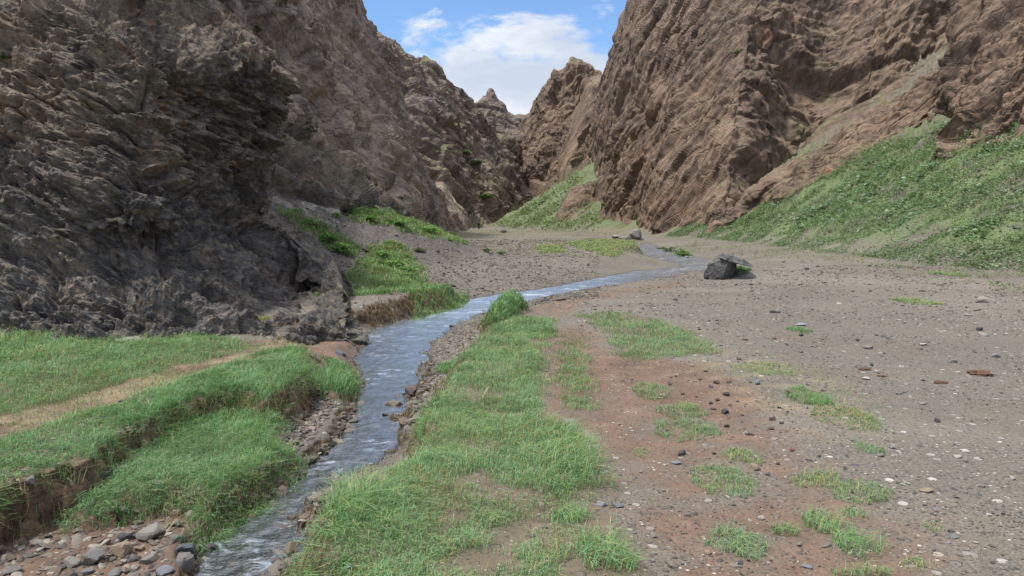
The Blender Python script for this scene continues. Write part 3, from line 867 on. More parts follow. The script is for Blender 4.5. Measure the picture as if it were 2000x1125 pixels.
rock_surface('cliff', wall_grid(R2, 1.15, 6, 9, (25, 40, 10)), [8, 60, 70, 70, 60, 40, 24, 8, 6], [60, 90, 110, 150, 150, 120, 100, 80, 80, 110, 110, 90, 20], M_R2,
             [(8, 0.6), (3.4, 0.5), (1.6, 0.36), (0.8, 0.2)], DIP_R2, 'tall brown cliff wall above the green slope', 71, anis=AN_R2, big=(24, 2.2), ridge=(6, 0.5), beds=((5.5, 1.9), (2.1, 0.95)), joints=((4.5, 1.1), (2.0, 0.55)))
R1 = [((1838, 300, 52), (1905, -70, 70)), ((1846, 315, 41.5), (1922, -60, 58)), ((1872, 305, 38.5), (1965, -80, 56)), ((1930, 283, 37), (2050, -120, 54)), ((2000, 258, 35.5), (2150, -150, 52)),
      ((2200, 195, 32), (2400, -200, 48)), ((2600, 100, 28), (2900, -260, 44))]
rock_surface('cliff', wall_grid(R1, 1.2, 5, 3, (20, 20, 8)), [8, 56, 60, 60, 50, 24, 10, 6], [60, 50, 70, 80, 70, 20], M_R1,
             [(4.0, 0.6), (1.8, 0.38), (0.8, 0.22), (0.36, 0.11)], DIP_R2, 'brown rock buttress standing out of the top of the green slope', 83, anis=AN_R2, big=(9, 1.0), ridge=(3, 0.3), beds=((2.8, 0.9), (1.1, 0.4)), joints=((2.4, 0.6), (1.1, 0.3)))
RIB = [((1385, 450, 67), (1395, 432, 69)), ((1405, 446, 65), (1420, 425, 68)), ((1480, 408, 60), (1492, 366, 66)), ((1560, 376, 56), (1578, 302, 65)), ((1640, 334, 54.5), (1660, 246, 66)),
       ((1720, 290, 53), (1750, 194, 65)), ((1790, 246, 51.5), (1838, 130, 63)), ((1865, 190, 50), (1900, 75, 64))]
rock_surface('rock_rib', wall_grid(RIB, 1.0, 3, 3, (5, 9, -1)), [6, 30, 34, 30, 20, 20], [20, 50, 60, 60, 60, 60, 50], M_R2,
             [(3.4, 0.5), (1.5, 0.32), (0.75, 0.15)], DIP_R2, 'low brown rock rib crossing the slope below the grey gully', 97, anis=AN_R2, big=(7, 0.6), ridge=(3, 0.2), beds=((2.2, 0.4), (0.9, 0.2)), cat='rock outcrop')
OC = [((1080, 440, 150), (1092, 412, 156)), ((1090, 438, 143), (1104, 378, 153)), ((1112, 434, 140), (1130, 356, 153)), ((1142, 420, 140), (1160, 350, 153)), ((1176, 400, 143), (1180, 358, 156)), ((1186, 392, 152), (1190, 362, 160))]
rock_surface('rock_outcrop', wall_grid(OC, 1.0, 3, 2, (2, 8, -4)), [6, 26, 26, 26, 10, 6], [12, 30, 36, 36, 16], M_R2,
             [(5, 0.7), (2.4, 0.4), (1.2, 0.2)], DIP_R2, 'brown rock outcrop in the green slope at the bend of the valley', 103, anis=AN_R2, big=(9, 0.9), cat='rock outcrop')

BUT = [((470, 350, 30), (470, 240, 34)), ((520, 372, 30.5), (520, 268, 34)), ((550, 382, 31), (550, 284, 34)), ((590, 390, 30), (588, 290, 34)), ((640, 402, 32), (640, 303, 37)), ((680, 412, 34), (672, 338, 39)), ((704, 417, 36), (697, 372, 40)),
       ((735, 421, 38), (735, 374, 43)), ((762, 426, 40), (754, 386, 45)), ((768, 428, 45), (760, 396, 50))]
rock_surface('rock_outcrop', wall_grid(BUT, 1.2, 3, 3.5, (-1, 6, -1)), [6, 44, 44, 40, 12, 8], [14, 30, 40, 60, 60, 50, 50, 50, 30], M_L1,
             [(2.6, 0.7), (1.1, 0.42), (0.45, 0.2), (0.2, 0.08)], DIP_L2, 'low dark rock outcrop at the foot of the left rock wall behind the scree', 113, anis=AN_L2, big=(5, 0.5), beds=((1.3, 0.4),), cat='rock outcrop')
GRO = [((530, 402, 25), (535, 372, 26.5)), ((560, 412, 24.5), (565, 384, 26.5)), ((600, 424, 24), (604, 392, 26.5)), ((640, 434, 24.5), (640, 402, 27)), ((662, 432, 26), (660, 414, 28))]
M_GR = mat_rock('pale_grey_rock', [dk(70, 66, 66), dk(108, 102, 100), dk(134, 128, 124), dk(160, 152, 144)], 1.6, DIP_L1, AN_L1, 0.1, 0.2, 0.2, 0.08)
rock_surface('rock_outcrop', wall_grid(GRO, 1.0, 2, 1.0, (-1, 3, -0.4)), [6, 26, 26, 14, 8], [30, 40, 40, 24], M_GR,
             [(1.2, 0.2), (0.5, 0.1), (0.22, 0.05)], DIP_L1, 'pale grey layered rock lying on the scree beside the dark cliff', 127, anis=AN_L1, big=(3, 0.25), beds=((0.4, 0.12),), cat='rock outcrop')

# ------------------------------------------------------------------ scatter helpers
PAL = np.array([rgb(96, 138, 76), rgb(116, 158, 96), rgb(132, 166, 120), rgb(150, 168, 100), rgb(178, 168, 120), rgb(80, 120, 62)])


def tones(n, w, var=0.16):
    w = np.array(w, float)
    k = rng.choice(len(PAL), n, p=w / w.sum())
    return np.clip(PAL[k] * (1 + var * rng.standard_normal((n, 1))), 0.01, 0.8)


def blades(P, H, Wd, tone, lean=0.5):
    """grass blades at roots P (n,3): five vertices each"""
    n = len(P)
    az = rng.normal(0, 1.1, n) + 5.0 * perlin(P * np.array([1.9, 1.9, 0]), 44) + 2.0 * perlin(P * np.array([7.0, 7.0, 0]), 45)
    ln = np.abs(rng.normal(lean * 1.25, 0.3, n))
    dirv = np.stack([np.cos(az), np.sin(az), np.zeros(n)], 1)
    fa = az + rng.normal(math.pi / 2, 0.5, n)
    side = np.stack([np.cos(fa), np.sin(fa), np.zeros(n)], 1) * (Wd * 0.5)[:, None]
    up = np.array([0, 0, 1.0])
    mid = P + H[:, None] * (0.55 * up + 0.22 * ln[:, None] * dirv)
    tip = P + H[:, None] * ((1.0 - 0.38 * np.minimum(ln, 1.8))[:, None] * up + 0.9 * ln[:, None] * dirv)
    root = P - np.array([0, 0, 0.015])
    V = np.stack([root - side, root + side, mid + side * 0.8, mid - side * 0.8, tip], 1).reshape(-1, 3)
    i = np.arange(n)[:, None] * 5
    q = np.concatenate([i, i + 1, i + 2, i + 3], 1)
    t = np.concatenate([i + 3, i + 2, i + 4], 1)
    return V, q, t, np.repeat(tone, 5, axis=0)


def area_points(poly, dens, patch=0.0, pscale=1.2, edge=0.0, D0=5.0, pw=1.35, warp=True, seed=0):
    lo, hi = poly.lo - 0.2, poly.hi + 0.2
    lo = np.maximum(lo, [-14, 1.2])
    A = (hi - lo).prod()
    n = int(A * dens)
    x = rng.uniform(lo[0], hi[0], n)
    y = rng.uniform(lo[1], hi[1], n)
    D = np.hypot(x, y)
    keep = rng.random(n) < np.minimum(1, (D0 / D) ** pw)
    x, y = x[keep], y[keep]
    P = np.stack([x, y, 0 * x], 1)
    ex = 0.16 * fbm(P * 2.2, 3, 5) + 0.05 * fbm(P * 9.0, 2, 9) if warp else 0
    ey = 0.16 * perlin(P * 2.2 + 31, 6) + 0.05 * perlin(P * 9 + 11, 8) if warp else 0
    s = poly.sd(x + ex, y + ey, 0.5)
    k = s < edge - 0.03 + (0.10 * fbm(P * 3.1, 3, 66) if warp else 0) + 0.045 * rng.standard_normal(len(x))
    if patch:
        nz = fbm(P * pscale, 3, 77 + seed)
        k &= (nz + 0.25 * rng.standard_normal(len(x))) > (patch - 0.5)
    x, y = x[k], y[k]
    z = ground(x, y)
    return np.stack([x, y, z], 1)


def build_blades(name, sets, label, kind='stuff', cat='grass', parent=None):
    Vs, Qs, Ts, Cs = [], [], [], []
    off = 0
    for V, q, t, c in sets:
        Vs.append(V); Qs.append(q + off); Ts.append(t + off); Cs.append(c)
        off += len(V)
    o = mesh_np(name, np.concatenate(Vs), [np.concatenate(Qs), np.concatenate(Ts)], M_grass, cols={'tone': np.concatenate(Cs)}, parent=parent)
    if not parent:
        tag(o, label, cat, kind=kind)
    return o


def grass_set(P, h, w, tone_w, lean=0.5, hvar=0.3, hmap=None, straw=0.0, seed=0):
    n = len(P)
    D = np.hypot(P[:, 0], P[:, 1])
    sc = np.maximum(1, D / 6)
    H = h * np.clip(1 + hvar * rng.standard_normal(n), 0.35, 1.9)
    H *= 0.5 + 0.9 * np.clip(0.5 + fbm(P * np.array([1.6, 1.6, 0]), 3, 55 + seed), 0, 1) + 0.7 * np.clip(0.3 + 1.5 * perlin(P * np.array([6.0, 6.0, 0]), 56 + seed), 0, 1)
    if hmap is not None: H *= hmap(P)
    to = tones(n, tone_w)
    # slow drifts of tone across the sward
    dr = np.clip(0.5 + 1.1 * fbm(P * np.array([0.9, 0.9, 0]), 3, 91 + seed), 0, 1)[:, None]
    to = to * (1 - 0.28 * dr) + dr * 0.28 * np.array(rgb(136, 160, 128))
    if straw:
        sm = rng.random(n) < straw * np.clip(0.3 + 1.6 * fbm(P * np.array([1.3, 1.3, 0]), 3, 17), 0, 1.6)
        to[sm] = np.array(rgb(168, 146, 98)) * (1 + 0.15 * rng.standard_normal((sm.sum(), 1)))
    return blades(P, H, w * sc * rng.uniform(0.7, 1.3, n), to, lean)


TW_FRESH = [3, 4, 3, 1, .3, 2]
TW_PALE = [1.5, 3, 4, 2, 1, .6]
TW_YEL = [1, 2, 1, 4, 3, .5]


def tall_left_edge(P):
    # the long tussock grass that hangs over the water nearest the eye, and a denser seam along the track side
    a = np.exp(-(((P[:, 0] + 1.05) / 0.42) ** 2 + ((P[:, 1] - 3.9) / 0.75) ** 2))
    b = np.exp(-(((P[:, 0] - 0.42) / 0.25) ** 2 + ((P[:, 1] - 5.0) / 0.8) ** 2))
    near_sparse = 1 - 0.25 * sstep(4.4, 3.4, P[:, 1])
    return (0.8 + 1.35 * a + 0.75 * b) * near_sparse


P = area_points(bank_r, 9500, 0.30, 1.6, 0.02)
# the turf thins out to bare earth towards the eye and the track
thin = sstep(4.9, 3.6, P[:, 1]) * sstep(-0.75, -0.2, P[:, 0]) + 0.6 * sstep(0.1, 0.6, P[:, 0])
P = P[fbm(P * np.array([2.4, 2.4, 0]), 3, 88) + 0.12 * rng.standard_normal(len(P)) > -0.75 + 0.80 * thin]
build_blades('grass', [grass_set(P, 0.075, 0.0036, TW_PALE, 0.75, hmap=tall_left_edge, straw=0.14)], 'long grass on the near bank right of the stream')
P = area_points(terr_low, 8500, 0.0, 1.5, 0.10)
build_blades('grass', [grass_set(P, 0.066, 0.0038, TW_FRESH, 0.75, straw=0.05, seed=1)], 'bright grass on the low shelf left of the stream')
P = area_points(G_band, 7500, 0.0, 1.5, 0.03)
edge_tall = lambda P: 0.8 + 0.9 * np.exp(-(((P[:, 0] + 2.2) / 0.7) ** 2 + ((P[:, 1] - 7.6) / 1.2) ** 2))
build_blades('grass', [grass_set(P, 0.062, 0.0038, TW_FRESH, 0.75, hmap=edge_tall, straw=0.08, seed=2)], 'grass band between the footpath and the crumbling earth bank')
P = area_points(G_upper, 6000, 0.0, 1.5, 0.03)
left_tall = lambda P: 0.75 + 0.9 * sstep(-3.5, -6.0, P[:, 0]) * sstep(6.5, 8.5, P[:, 1])
build_blades('grass', [grass_set(P, 0.066, 0.004, TW_PALE, 0.75, hmap=left_tall, straw=0.10, seed=3)], 'grass band between the footpath and the dark cliff')
P = area_points(path_l, 3600, 0.42, 1.0, 0.12)
build_blades('grass', [grass_set(P, 0.026, 0.004, TW_YEL, 0.8, straw=0.35, seed=4)], 'short worn grass along the brown footpath')
P = np.concatenate([area_points(clump_l, 6000, 0, 1, 0.02), ])
build_blades('grass', [grass_set(P, 0.10, 0.005, TW_FRESH, 0.45, seed=5, hmap=lambda P: 0.5 + 1.0 * np.exp(-(((P[:, 0] + 1.85) / 0.3) ** 2 + ((P[:, 1] - 7.8) / 0.45) ** 2)))], 'round grass tussock on the left edge of the stream')
P = area_points(G_strip, 4500, 0.32, 1.7, 0.02)
build_blades('grass', [grass_set(P, 0.045, 0.0042, TW_PALE, 0.85, straw=0.12, seed=6)], 'narrow strip of grass between the two bare wheel ruts')
P = area_points(G_patch, 5000, 0.34, 1.1, 0.05)
build_blades('grass', [grass_set(P, 0.045, 0.0042, TW_PALE, 0.85, straw=0.15, seed=7)], 'thin grass patch on the gravel beyond the wheel ruts')
P = np.concatenate([area_points(G_mid, 2600, 0.18, 0.7, 0.05, D0=8), area_points(bank_lml, 4200, 0, 1, 0.0, D0=8)])
build_blades('grass', [grass_set(P, 0.085, 0.005, [4, 3, .6, 3, 1, 3], 0.5, straw=0.12, seed=8)], 'yellow green grass on the earth bank across the stream')
P = np.concatenate([area_points(bank_mr, 500, 0.2, 0.5, 0.1, D0=20), area_points(G_far1, 400, 0.2, 0.5, 0.1, D0=20)])
build_blades('grass', [grass_set(P, 0.08, 0.006, [1, 2, .6, 4, 3, .5], 0.8, straw=0.25, seed=9)], 'distant grass patches on the gravel flat beyond the stream bend')
Ps = []
for pl, _ in SLOPE_GRASS:
    Ps.append(area_points(pl, 1500, 0.34, 0.9, 0.25, D0=16, pw=1.2))
P = np.concatenate(Ps)
build_blades('grass', [grass_set(P, 0.09, 0.006, [3, 3, .5, 5, 1.6, .8], 0.7, straw=0.15, seed=14)], 'grass and weeds growing in bands on the dark scree below the rock wall')
P = area_points(mound_r, 6500, 0, 1, 0.05, D0=8)
build_blades('grass', [grass_set(P, 0.12, 0.005, TW_FRESH, 0.5, seed=10)], 'tall grass on the little mound beside the stream bend')
P = area_points(dry_r, 900, 0.6, 1.0, 0.2)
build_blades('grass', [grass_set(P, 0.03, 0.0045, TW_YEL, 0.8, straw=0.3, seed=11)], 'thin yellowing grass creeping over the gravel')


# dry roots and straw on the cut banks
ok = np.nonzero((steep > 0.35) & (gy < 16) & (gy > 2.5) & (gm['hr'] < .1) & (gm['hl'] < .1) & (gz > W - 0.02))[0]
wgt = steep[ok] * (R_.ravel()[ok] ** 1.0)
ok = rng.choice(ok, 26000, p=wgt / wgt.sum())
keep = fbm(GV[ok] * 1.7, 3, 905) + 0.25 * rng.standard_normal(len(ok)) > 0.02
ok = ok[keep]
Pr = GV[ok] + rng.normal(0, 0.015, (len(ok), 3))
V, q, t, c = blades(Pr, rng.uniform(.03, .11, len(ok)), 0.0035 * np.maximum(1, Pr[:, 1] / 5), np.array([rgb(140, 118, 88), rgb(112, 90, 68), rgb(164, 144, 108), rgb(88, 70, 54)])[rng.integers(0, 4, len(ok))], 0.5)
V = V.reshape(-1, 5, 3)
gn = np.repeat(GN[ok][:, None, :] * np.array([1, 1, 0]), 5, 1)
dz = V[:, :, 2:3] - Pr[:, None, 2:3]
V = np.concatenate([V[:, :, :2] + gn[:, :, :2] * np.abs(dz) * 0.7, Pr[:, None, 2:3] - dz * 0.85 + 0.02], 2).reshape(-1, 3)
rim = np.nonzero((steep > 0.25) & (gattr['grass'] > 0.3) & (gy < 11) & (gy > 2.5) & (gz > W + 0.06))[0]
rim = rng.choice(rim, 11000, p=(R_.ravel()[rim] * steep[rim]) / (R_.ravel()[rim] * steep[rim]).sum())
rim = rim[fbm(GV[rim] * 2.1, 3, 907) + 0.2 * rng.standard_normal(len(rim)) > 0.06]
Pf = GV[rim] + rng.normal(0, 0.02, (len(rim), 3))
Vf, qf, tf, cf = blades(Pf, rng.uniform(.05, .14, len(rim)), 0.0042 * np.maximum(1, Pf[:, 1] / 6), tones(len(rim), TW_FRESH), 0.4)
Vf = Vf.reshape(-1, 5, 3)
dz = np.maximum(Vf[:, :, 2:3] - Pf[:, None, 2:3], 0)
gn = np.repeat(GN[rim][:, None, :2], 5, 1)
Vf = np.concatenate([Vf[:, :, :2] + gn * dz * 0.9, Pf[:, None, 2:3] + dz * 0.45 - 4.0 * dz ** 2 + 0.01], 2).reshape(-1, 3)
build_blades('grass', [(Vf, qf, tf, cf)], 'grass fringe hanging over the rims of the cut banks')
build_blades('roots', [(V, q, t, c)], 'dry brown roots and straw hanging from the cut earth banks', cat='roots')

# leafy ground cover on the slopes
def leaf_quads(P, nrm, size, tone, k, spread, tilt=0.7):
    """k leaves round every plant P; each leaf a bent pair of quads"""
    n = len(P)
    idx = np.repeat(np.arange(n), k)
    m = n * k
    sz = np.repeat(size, k) * rng.uniform(0.6, 1.3, m)
    off = rng.normal(0, 1, (m, 3)) * np.array([1, 1, 0.35]) * np.repeat(spread, k)[:, None]
    off[:, 2] = np.abs(off[:, 2])
    c = P[idx] + off
    # keep to the slope
    g = nrm[idx]
    c[:, 2] -= (off[:, 0] * g[:, 0] + off[:, 1] * g[:, 1]) / np.maximum(g[:, 2], 0.3)
    az = rng.uniform(0, 2 * math.pi, m)
    el = rng.normal(0.25, tilt * 0.6, m)
    a = np.stack([np.cos(az) * np.cos(el), np.sin(az) * np.cos(el), np.sin(el)], 1)
    b = np.stack([-np.sin(az), np.cos(az), rng.normal(0, 0.35, m)], 1)
    upv = np.cross(a, b)
    s = sz[:, None]
    v = [c - a * s * .5, c + b * s * .36, c + a * s * .55 - upv * s * .12, c - b * s * .36]
    V = np.stack(v, 1).reshape(-1, 3)
    i = np.arange(m)[:, None] * 4
    q = np.concatenate([i, i + 1, i + 2, i + 3], 1)
    t = np.repeat(tone, k, axis=0) * (1 + 0.18 * rng.standard_normal((m, 1)))
    return V, q, np.repeat(np.clip(t, 0.01, 0.8), 4, axis=0)


def gnormal(x, y):
    e = 0.15
    z0, z1, z2 = ground(x, y), ground(x + e, y), ground(x, y + e)
    n = np.stack([-(z1 - z0) / e, -(z2 - z0) / e, np.ones(len(x))], 1)
    return n / np.linalg.norm(n, axis=1, keepdims=True), z0


def cover_patch(name, label, n, xr, yr, cond, size, spread, pal, k=9, pw=1.0):
    x = rng.uniform(*xr, n)
    y = yr[0] * (yr[1] / yr[0]) ** rng.random(n)
    P = np.stack([x, y, 0 * x], 1)
    _, m = ground(x, y, True)
    keep = cond(x, y, m, P)
    x, y = x[keep], y[keep]
    nrm, z = gnormal(x, y)
    D = np.hypot(x, y)
    sc = np.maximum(1, D / 38) ** pw
    pal = np.array(pal)
    tone = pal[rng.integers(0, len(pal), len(x))]
    V, q, c = leaf_quads(np.stack([x, y, z + 0.02], 1), nrm, size * sc * rng.uniform(.6, 1.5, len(x)), tone, k, spread * sc * rng.uniform(.5, 1.4, len(x)))
    o = mesh_np(name, V, q, M_leaf, cols={'tone': c})
    return tag(o, label, 'ground cover', kind='stuff')


nz_ = lambda P, s, seed: fbm(P * s * np.array([0.6, 1.0, 1.0]), 4, seed)
cover_patch('undergrowth', 'small leafy plants covering the green slope below the cliff', 62000, (13, 30), (17, 75),
            lambda x, y, m, P: (m['hr'] > 0.06) & (nz_(P, 0.45, 201) + 0.2 * rng.standard_normal(len(x)) > -0.13) & (m['hr'] < 9.5),
            0.066, 0.15, [rgb(98, 122, 76), rgb(114, 138, 94), rgb(132, 150, 114), rgb(84, 106, 64)], 8)
cover_patch('undergrowth', 'broad bluish leaves scattered over the upper part of the near slope', 9000, (15, 30), (19, 55),
            lambda x, y, m, P: (m['hr'] > 0.9) & (nz_(P, 0.4, 231) + 0.15 * rng.standard_normal(len(x)) > 0.12) & (m['hr'] < 9.0) & (x > 13 + 0.12 * y),
            0.15, 0.18, [rgb(122, 146, 116), rgb(104, 132, 92), rgb(138, 158, 134), rgb(92, 122, 74)], 6)
cover_patch('undergrowth', 'low plants covering the distant slope at the bend of the valley', 9000, (-12, 26), (78, 196),
            lambda x, y, m, P: (m['hr'] > 0.25) & (nz_(P, 0.13, 251) + 0.1 * rng.standard_normal(len(x)) > -0.05) & (m['hr'] < 15) & (y < 188) & (x < 0.045 * y + 9),
            0.14, 0.35, [rgb(84, 106, 56), rgb(96, 116, 66), rgb(84, 96, 42), rgb(104, 118, 84)], 7, 0.8)
cover_patch('undergrowth', 'green plants along the foot of the left rock wall', 3500, (-14, 1), (17, 75),
            lambda x, y, m, P: (m['grass'] > 0.3) & (m['hl'] > 0.15), 0.07, 0.16, [rgb(92, 128, 56), rgb(108, 140, 66), rgb(76, 108, 46)], 9)
cover_patch('undergrowth', 'sparse weeds at the toe of the green slope on grey gravel', 3500, (8, 17), (14, 50),
            lambda x, y, m, P: (m['hr'] < 0.12) & (x > 15.5 - 0.10 * y - 2.5 * rng.random(len(x)) ** 2 - 1.0) & (nz_(P, 0.5, 277) + 0.2 * rng.standard_normal(len(x)) > 0.0),
            0.055, 0.13, [rgb(112, 124, 78), rgb(128, 132, 90), rgb(98, 118, 66)], 6)

cover_patch('undergrowth', 'thin weeds and dry grass on the far valley floor', 5000, (-8, 16), (30, 140),
            lambda x, y, m, P: (m['hr'] < 0.2) & (m['hl'] < 0.25) & (m['sd'] > 0.4) & (nz_(P, 0.16, 311) + 0.15 * rng.standard_normal(len(x)) > 0.05),
            0.05, 0.22, [rgb(128, 132, 88), rgb(146, 140, 104), rgb(106, 122, 70)], 6, 0.7)

# ------------------------------------------------------------------ gravel as real pebbles near the eye
ICO = None
bm = bmesh.new()
bmesh.ops.create_icosphere(bm, subdivisions=1, radius=1.0)
ICO_V = np.array([v.co[:] for v in bm.verts])
ICO_F = np.array([[v.index for v in f.verts] for f in bm.faces])
bm.free()
bm = bmesh.new()
bmesh.ops.create_icosphere(bm, subdivisions=3, radius=1.0)
ICO3_V = np.array([v.co[:] for v in bm.verts])
ICO3_F = np.array([[v.index for v in f.verts] for f in bm.faces])
bm.free()


def chip(V, n=9, lo=0.55, hi=0.95):
    """a sphere of points cut back by random planes: an angular stone"""
    nn = rng.normal(0, 1, (n, 3))
    nn /= np.linalg.norm(nn, axis=1, keepdims=True)
    h = rng.uniform(lo, hi, n)
    dots = np.maximum(V @ nn.T, 1e-3)
    return V * np.minimum(1.0, (h[None] / dots).min(1))[:, None]


PROTO = [chip(ICO_V, 7, .5, .9) for _ in range(24)]


def pebbles(name, P, size, tone, label, flat=0.55):
    ok = gnormal(P[:, 0], P[:, 1])[0][:, 2] > 0.88
    P, size, tone = P[ok], size[ok], tone[ok]
    n = len(P)
    pr = np.array(PROTO)[rng.integers(0, len(PROTO), n)]
    sx = size * rng.uniform(.7, 1.4, n)
    sy = size * rng.uniform(.6, 1.1, n)
    sz = size * flat * rng.uniform(.6, 1.2, n)
    v = pr * np.stack([sx, sy, sz], 1)[:, None, :]
    a = rng.uniform(0, 2 * math.pi, n)
    ca, sa = np.cos(a)[:, None], np.sin(a)[:, None]
    tl = rng.normal(0, 0.25, n)[:, None]
    x = v[:, :, 0] * ca - v[:, :, 1] * sa
    y = v[:, :, 0] * sa + v[:, :, 1] * ca
    z = v[:, :, 2] + tl * v[:, :, 0]
    V = np.stack([x, y, z], 2) + (P + np.stack([0 * sz, 0 * sz, sz * 0.15], 1))[:, None, :]
    nv = len(ICO_V)
    Fq = (ICO_F[None] + (np.arange(n) * nv)[:, None, None]).reshape(-1, 3)
    o = mesh_np(name, V.reshape(-1, 3), Fq, M_gravel, cols={'tone': np.repeat(tone, nv, axis=0)})
    return tag(o, label, 'gravel', kind='stuff')


GPAL = np.array([rgb(84, 79, 74), rgb(110, 101, 91), rgb(128, 118, 106), rgb(102, 87, 74), rgb(146, 138, 125), rgb(70, 66, 64)])


def gtone(n, w=(2, 4, 4, 2, 1, 1.2)):
    w = np.array(w, float)
    return np.clip(GPAL[rng.choice(len(GPAL), n, p=w / w.sum())] * (1 + 0.12 * rng.standard_normal((n, 1))), .01, .8)


# right gravel plain
n = 60000
y = 2.4 * (26 / 2.4) ** (rng.random(n) ** 0.8)
x = rng.uniform(-0.3, 0.85, n) * y
_, m = ground(x, y, True)
nzv = fbm(np.stack([x, y, 0 * x], 1) * 0.7, 3, 301)
dens = np.clip(0.55 + 1.8 * nzv, 0.04, 1) * (1 - 0.55 * np.clip(m['dirt'], 0, 1)) * (1 - 0.9 * (m['grass'] > 0.4)) * (m['sd'] > -0.1)
k = rng.random(n) < dens
x, y = x[k], y[k]
P = np.stack([x, y, ground(x, y)], 1)
pebbles('gravel', P, 0.0075 * np.exp(0.45 * rng.standard_normal(len(x))) * np.maximum(1, y / 6.5), gtone(len(x), (3, 4, 3, 3, .15, 2)), 'loose gravel strewn over the open ground right of the stream')


def area_peb(poly, n, size, label, w, edge=0.05):
    x = rng.uniform(poly.lo[0], poly.hi[0], n)
    y = rng.uniform(poly.lo[1], poly.hi[1], n)
    k = poly.sd(x, y) < edge
    x, y = x[k], y[k]
    P = np.stack([x, y, ground(x, y)], 1)
    pebbles('gravel', P, size * np.exp(0.4 * rng.standard_normal(len(x))), gtone(len(x), w), label)


area_peb(bar_l, 4200, 0.022, 'bar of grey shingle on the left edge of the stream', (4, 4, 3, 2, 1, 2))
area_peb(bar_r, 5000, 0.020, 'brownish shingle along the right edge of the stream', (2, 4, 3, 4, 1.3, 1))
area_peb(mud, 5200, 0.022, 'small stones in the muddy hollow at the lower left', (3, 4, 3, 3, 2, 1))
bed = Poly([(380, 1125), (450, 1010), (560, 950), (640, 880), (690, 800), (830, 760), (790, 860), (640, 960), (600, 1125), (590, 1300), (350, 1300)], W)
area_peb(bed, 3200, 0.035, 'stones on the bed of the stream under shallow water', (3, 3, 1, 3, .4, 3))
# scree pebbles
n = 26000
y = 15 * (60 / 15) ** rng.random(n)
x = rng.uniform(-0.36, 0.12, n) * y
_, m = ground(x, y, True)
k = (m['sd'] > 0.1) & (m['grass'] < 0.4) & (x < np.interp(y, [15, 30, 60], [3, 4, 5]))
x, y = x[k], y[k]
pebbles('gravel', np.stack([x, y, ground(x, y)], 1), 0.024 * np.exp(0.5 * rng.standard_normal(len(x))) * np.maximum(1, y / 30), gtone(len(x), (4, 4, 1.5, 3, .25, 3)), 'dark angular rubble over the scree slope')

# ------------------------------------------------------------------ countable things
GR = rgb(138, 134, 130); DK = rgb(74, 72, 74); PALE = rgb(148, 142, 132); BLUE = rgb(138, 142, 146); TAN = rgb(168, 146, 120)
BRN = rgb(112, 92, 78); WHT = rgb(184, 178, 166); RED = rgb(140, 96, 76); SLATE = rgb(100, 104, 110)


def stone_mesh(n=10, seed=0, slab=0.0):
    v = chip(ICO3_V, n, 0.42, 0.85)
    if slab:
        v[:, 2] = np.clip(v[:, 2], -0.6, slab)
    v = v * (1 + 0.03 * fbm(v * 2.3 + seed * 7.1, 3, 400 + seed))[:, None]
    v /= np.abs(v).max(0)
    return v


STONE_ME = []
for k in range(14):
    o = mesh_np('stone', stone_mesh(7 + k % 4, k, 0.45 if k % 3 == 0 else 0), ICO3_F, M_stone, link=False)
    STONE_ME.append(o.data)
    bpy.data.objects.remove(o)


def stone(name, p, w, flat, colr, label, group=None, cat='stone', k=None, rz=None, sink=0.25, depth=0.8):
    me = STONE_ME[k if k is not None else random.randrange(14)]
    o = bpy.data.objects.new(name, me)
    C.objects.link(o)
    w *= 0.86
    h = w * flat
    o.scale = (w / 2, w / 2 * depth, h / 2)
    o.location = (p[0], p[1], p[2] + h * (0.5 - sink))
    o.rotation_euler = (random.uniform(-.12, .12), random.uniform(-.12, .12), random.uniform(0, 6.28) if rz is None else rz)
    vv = random.uniform(.8, 1.1)
    o.color = (*[c * vv for c in colr], 1)
    return tag(o, label, cat, group)


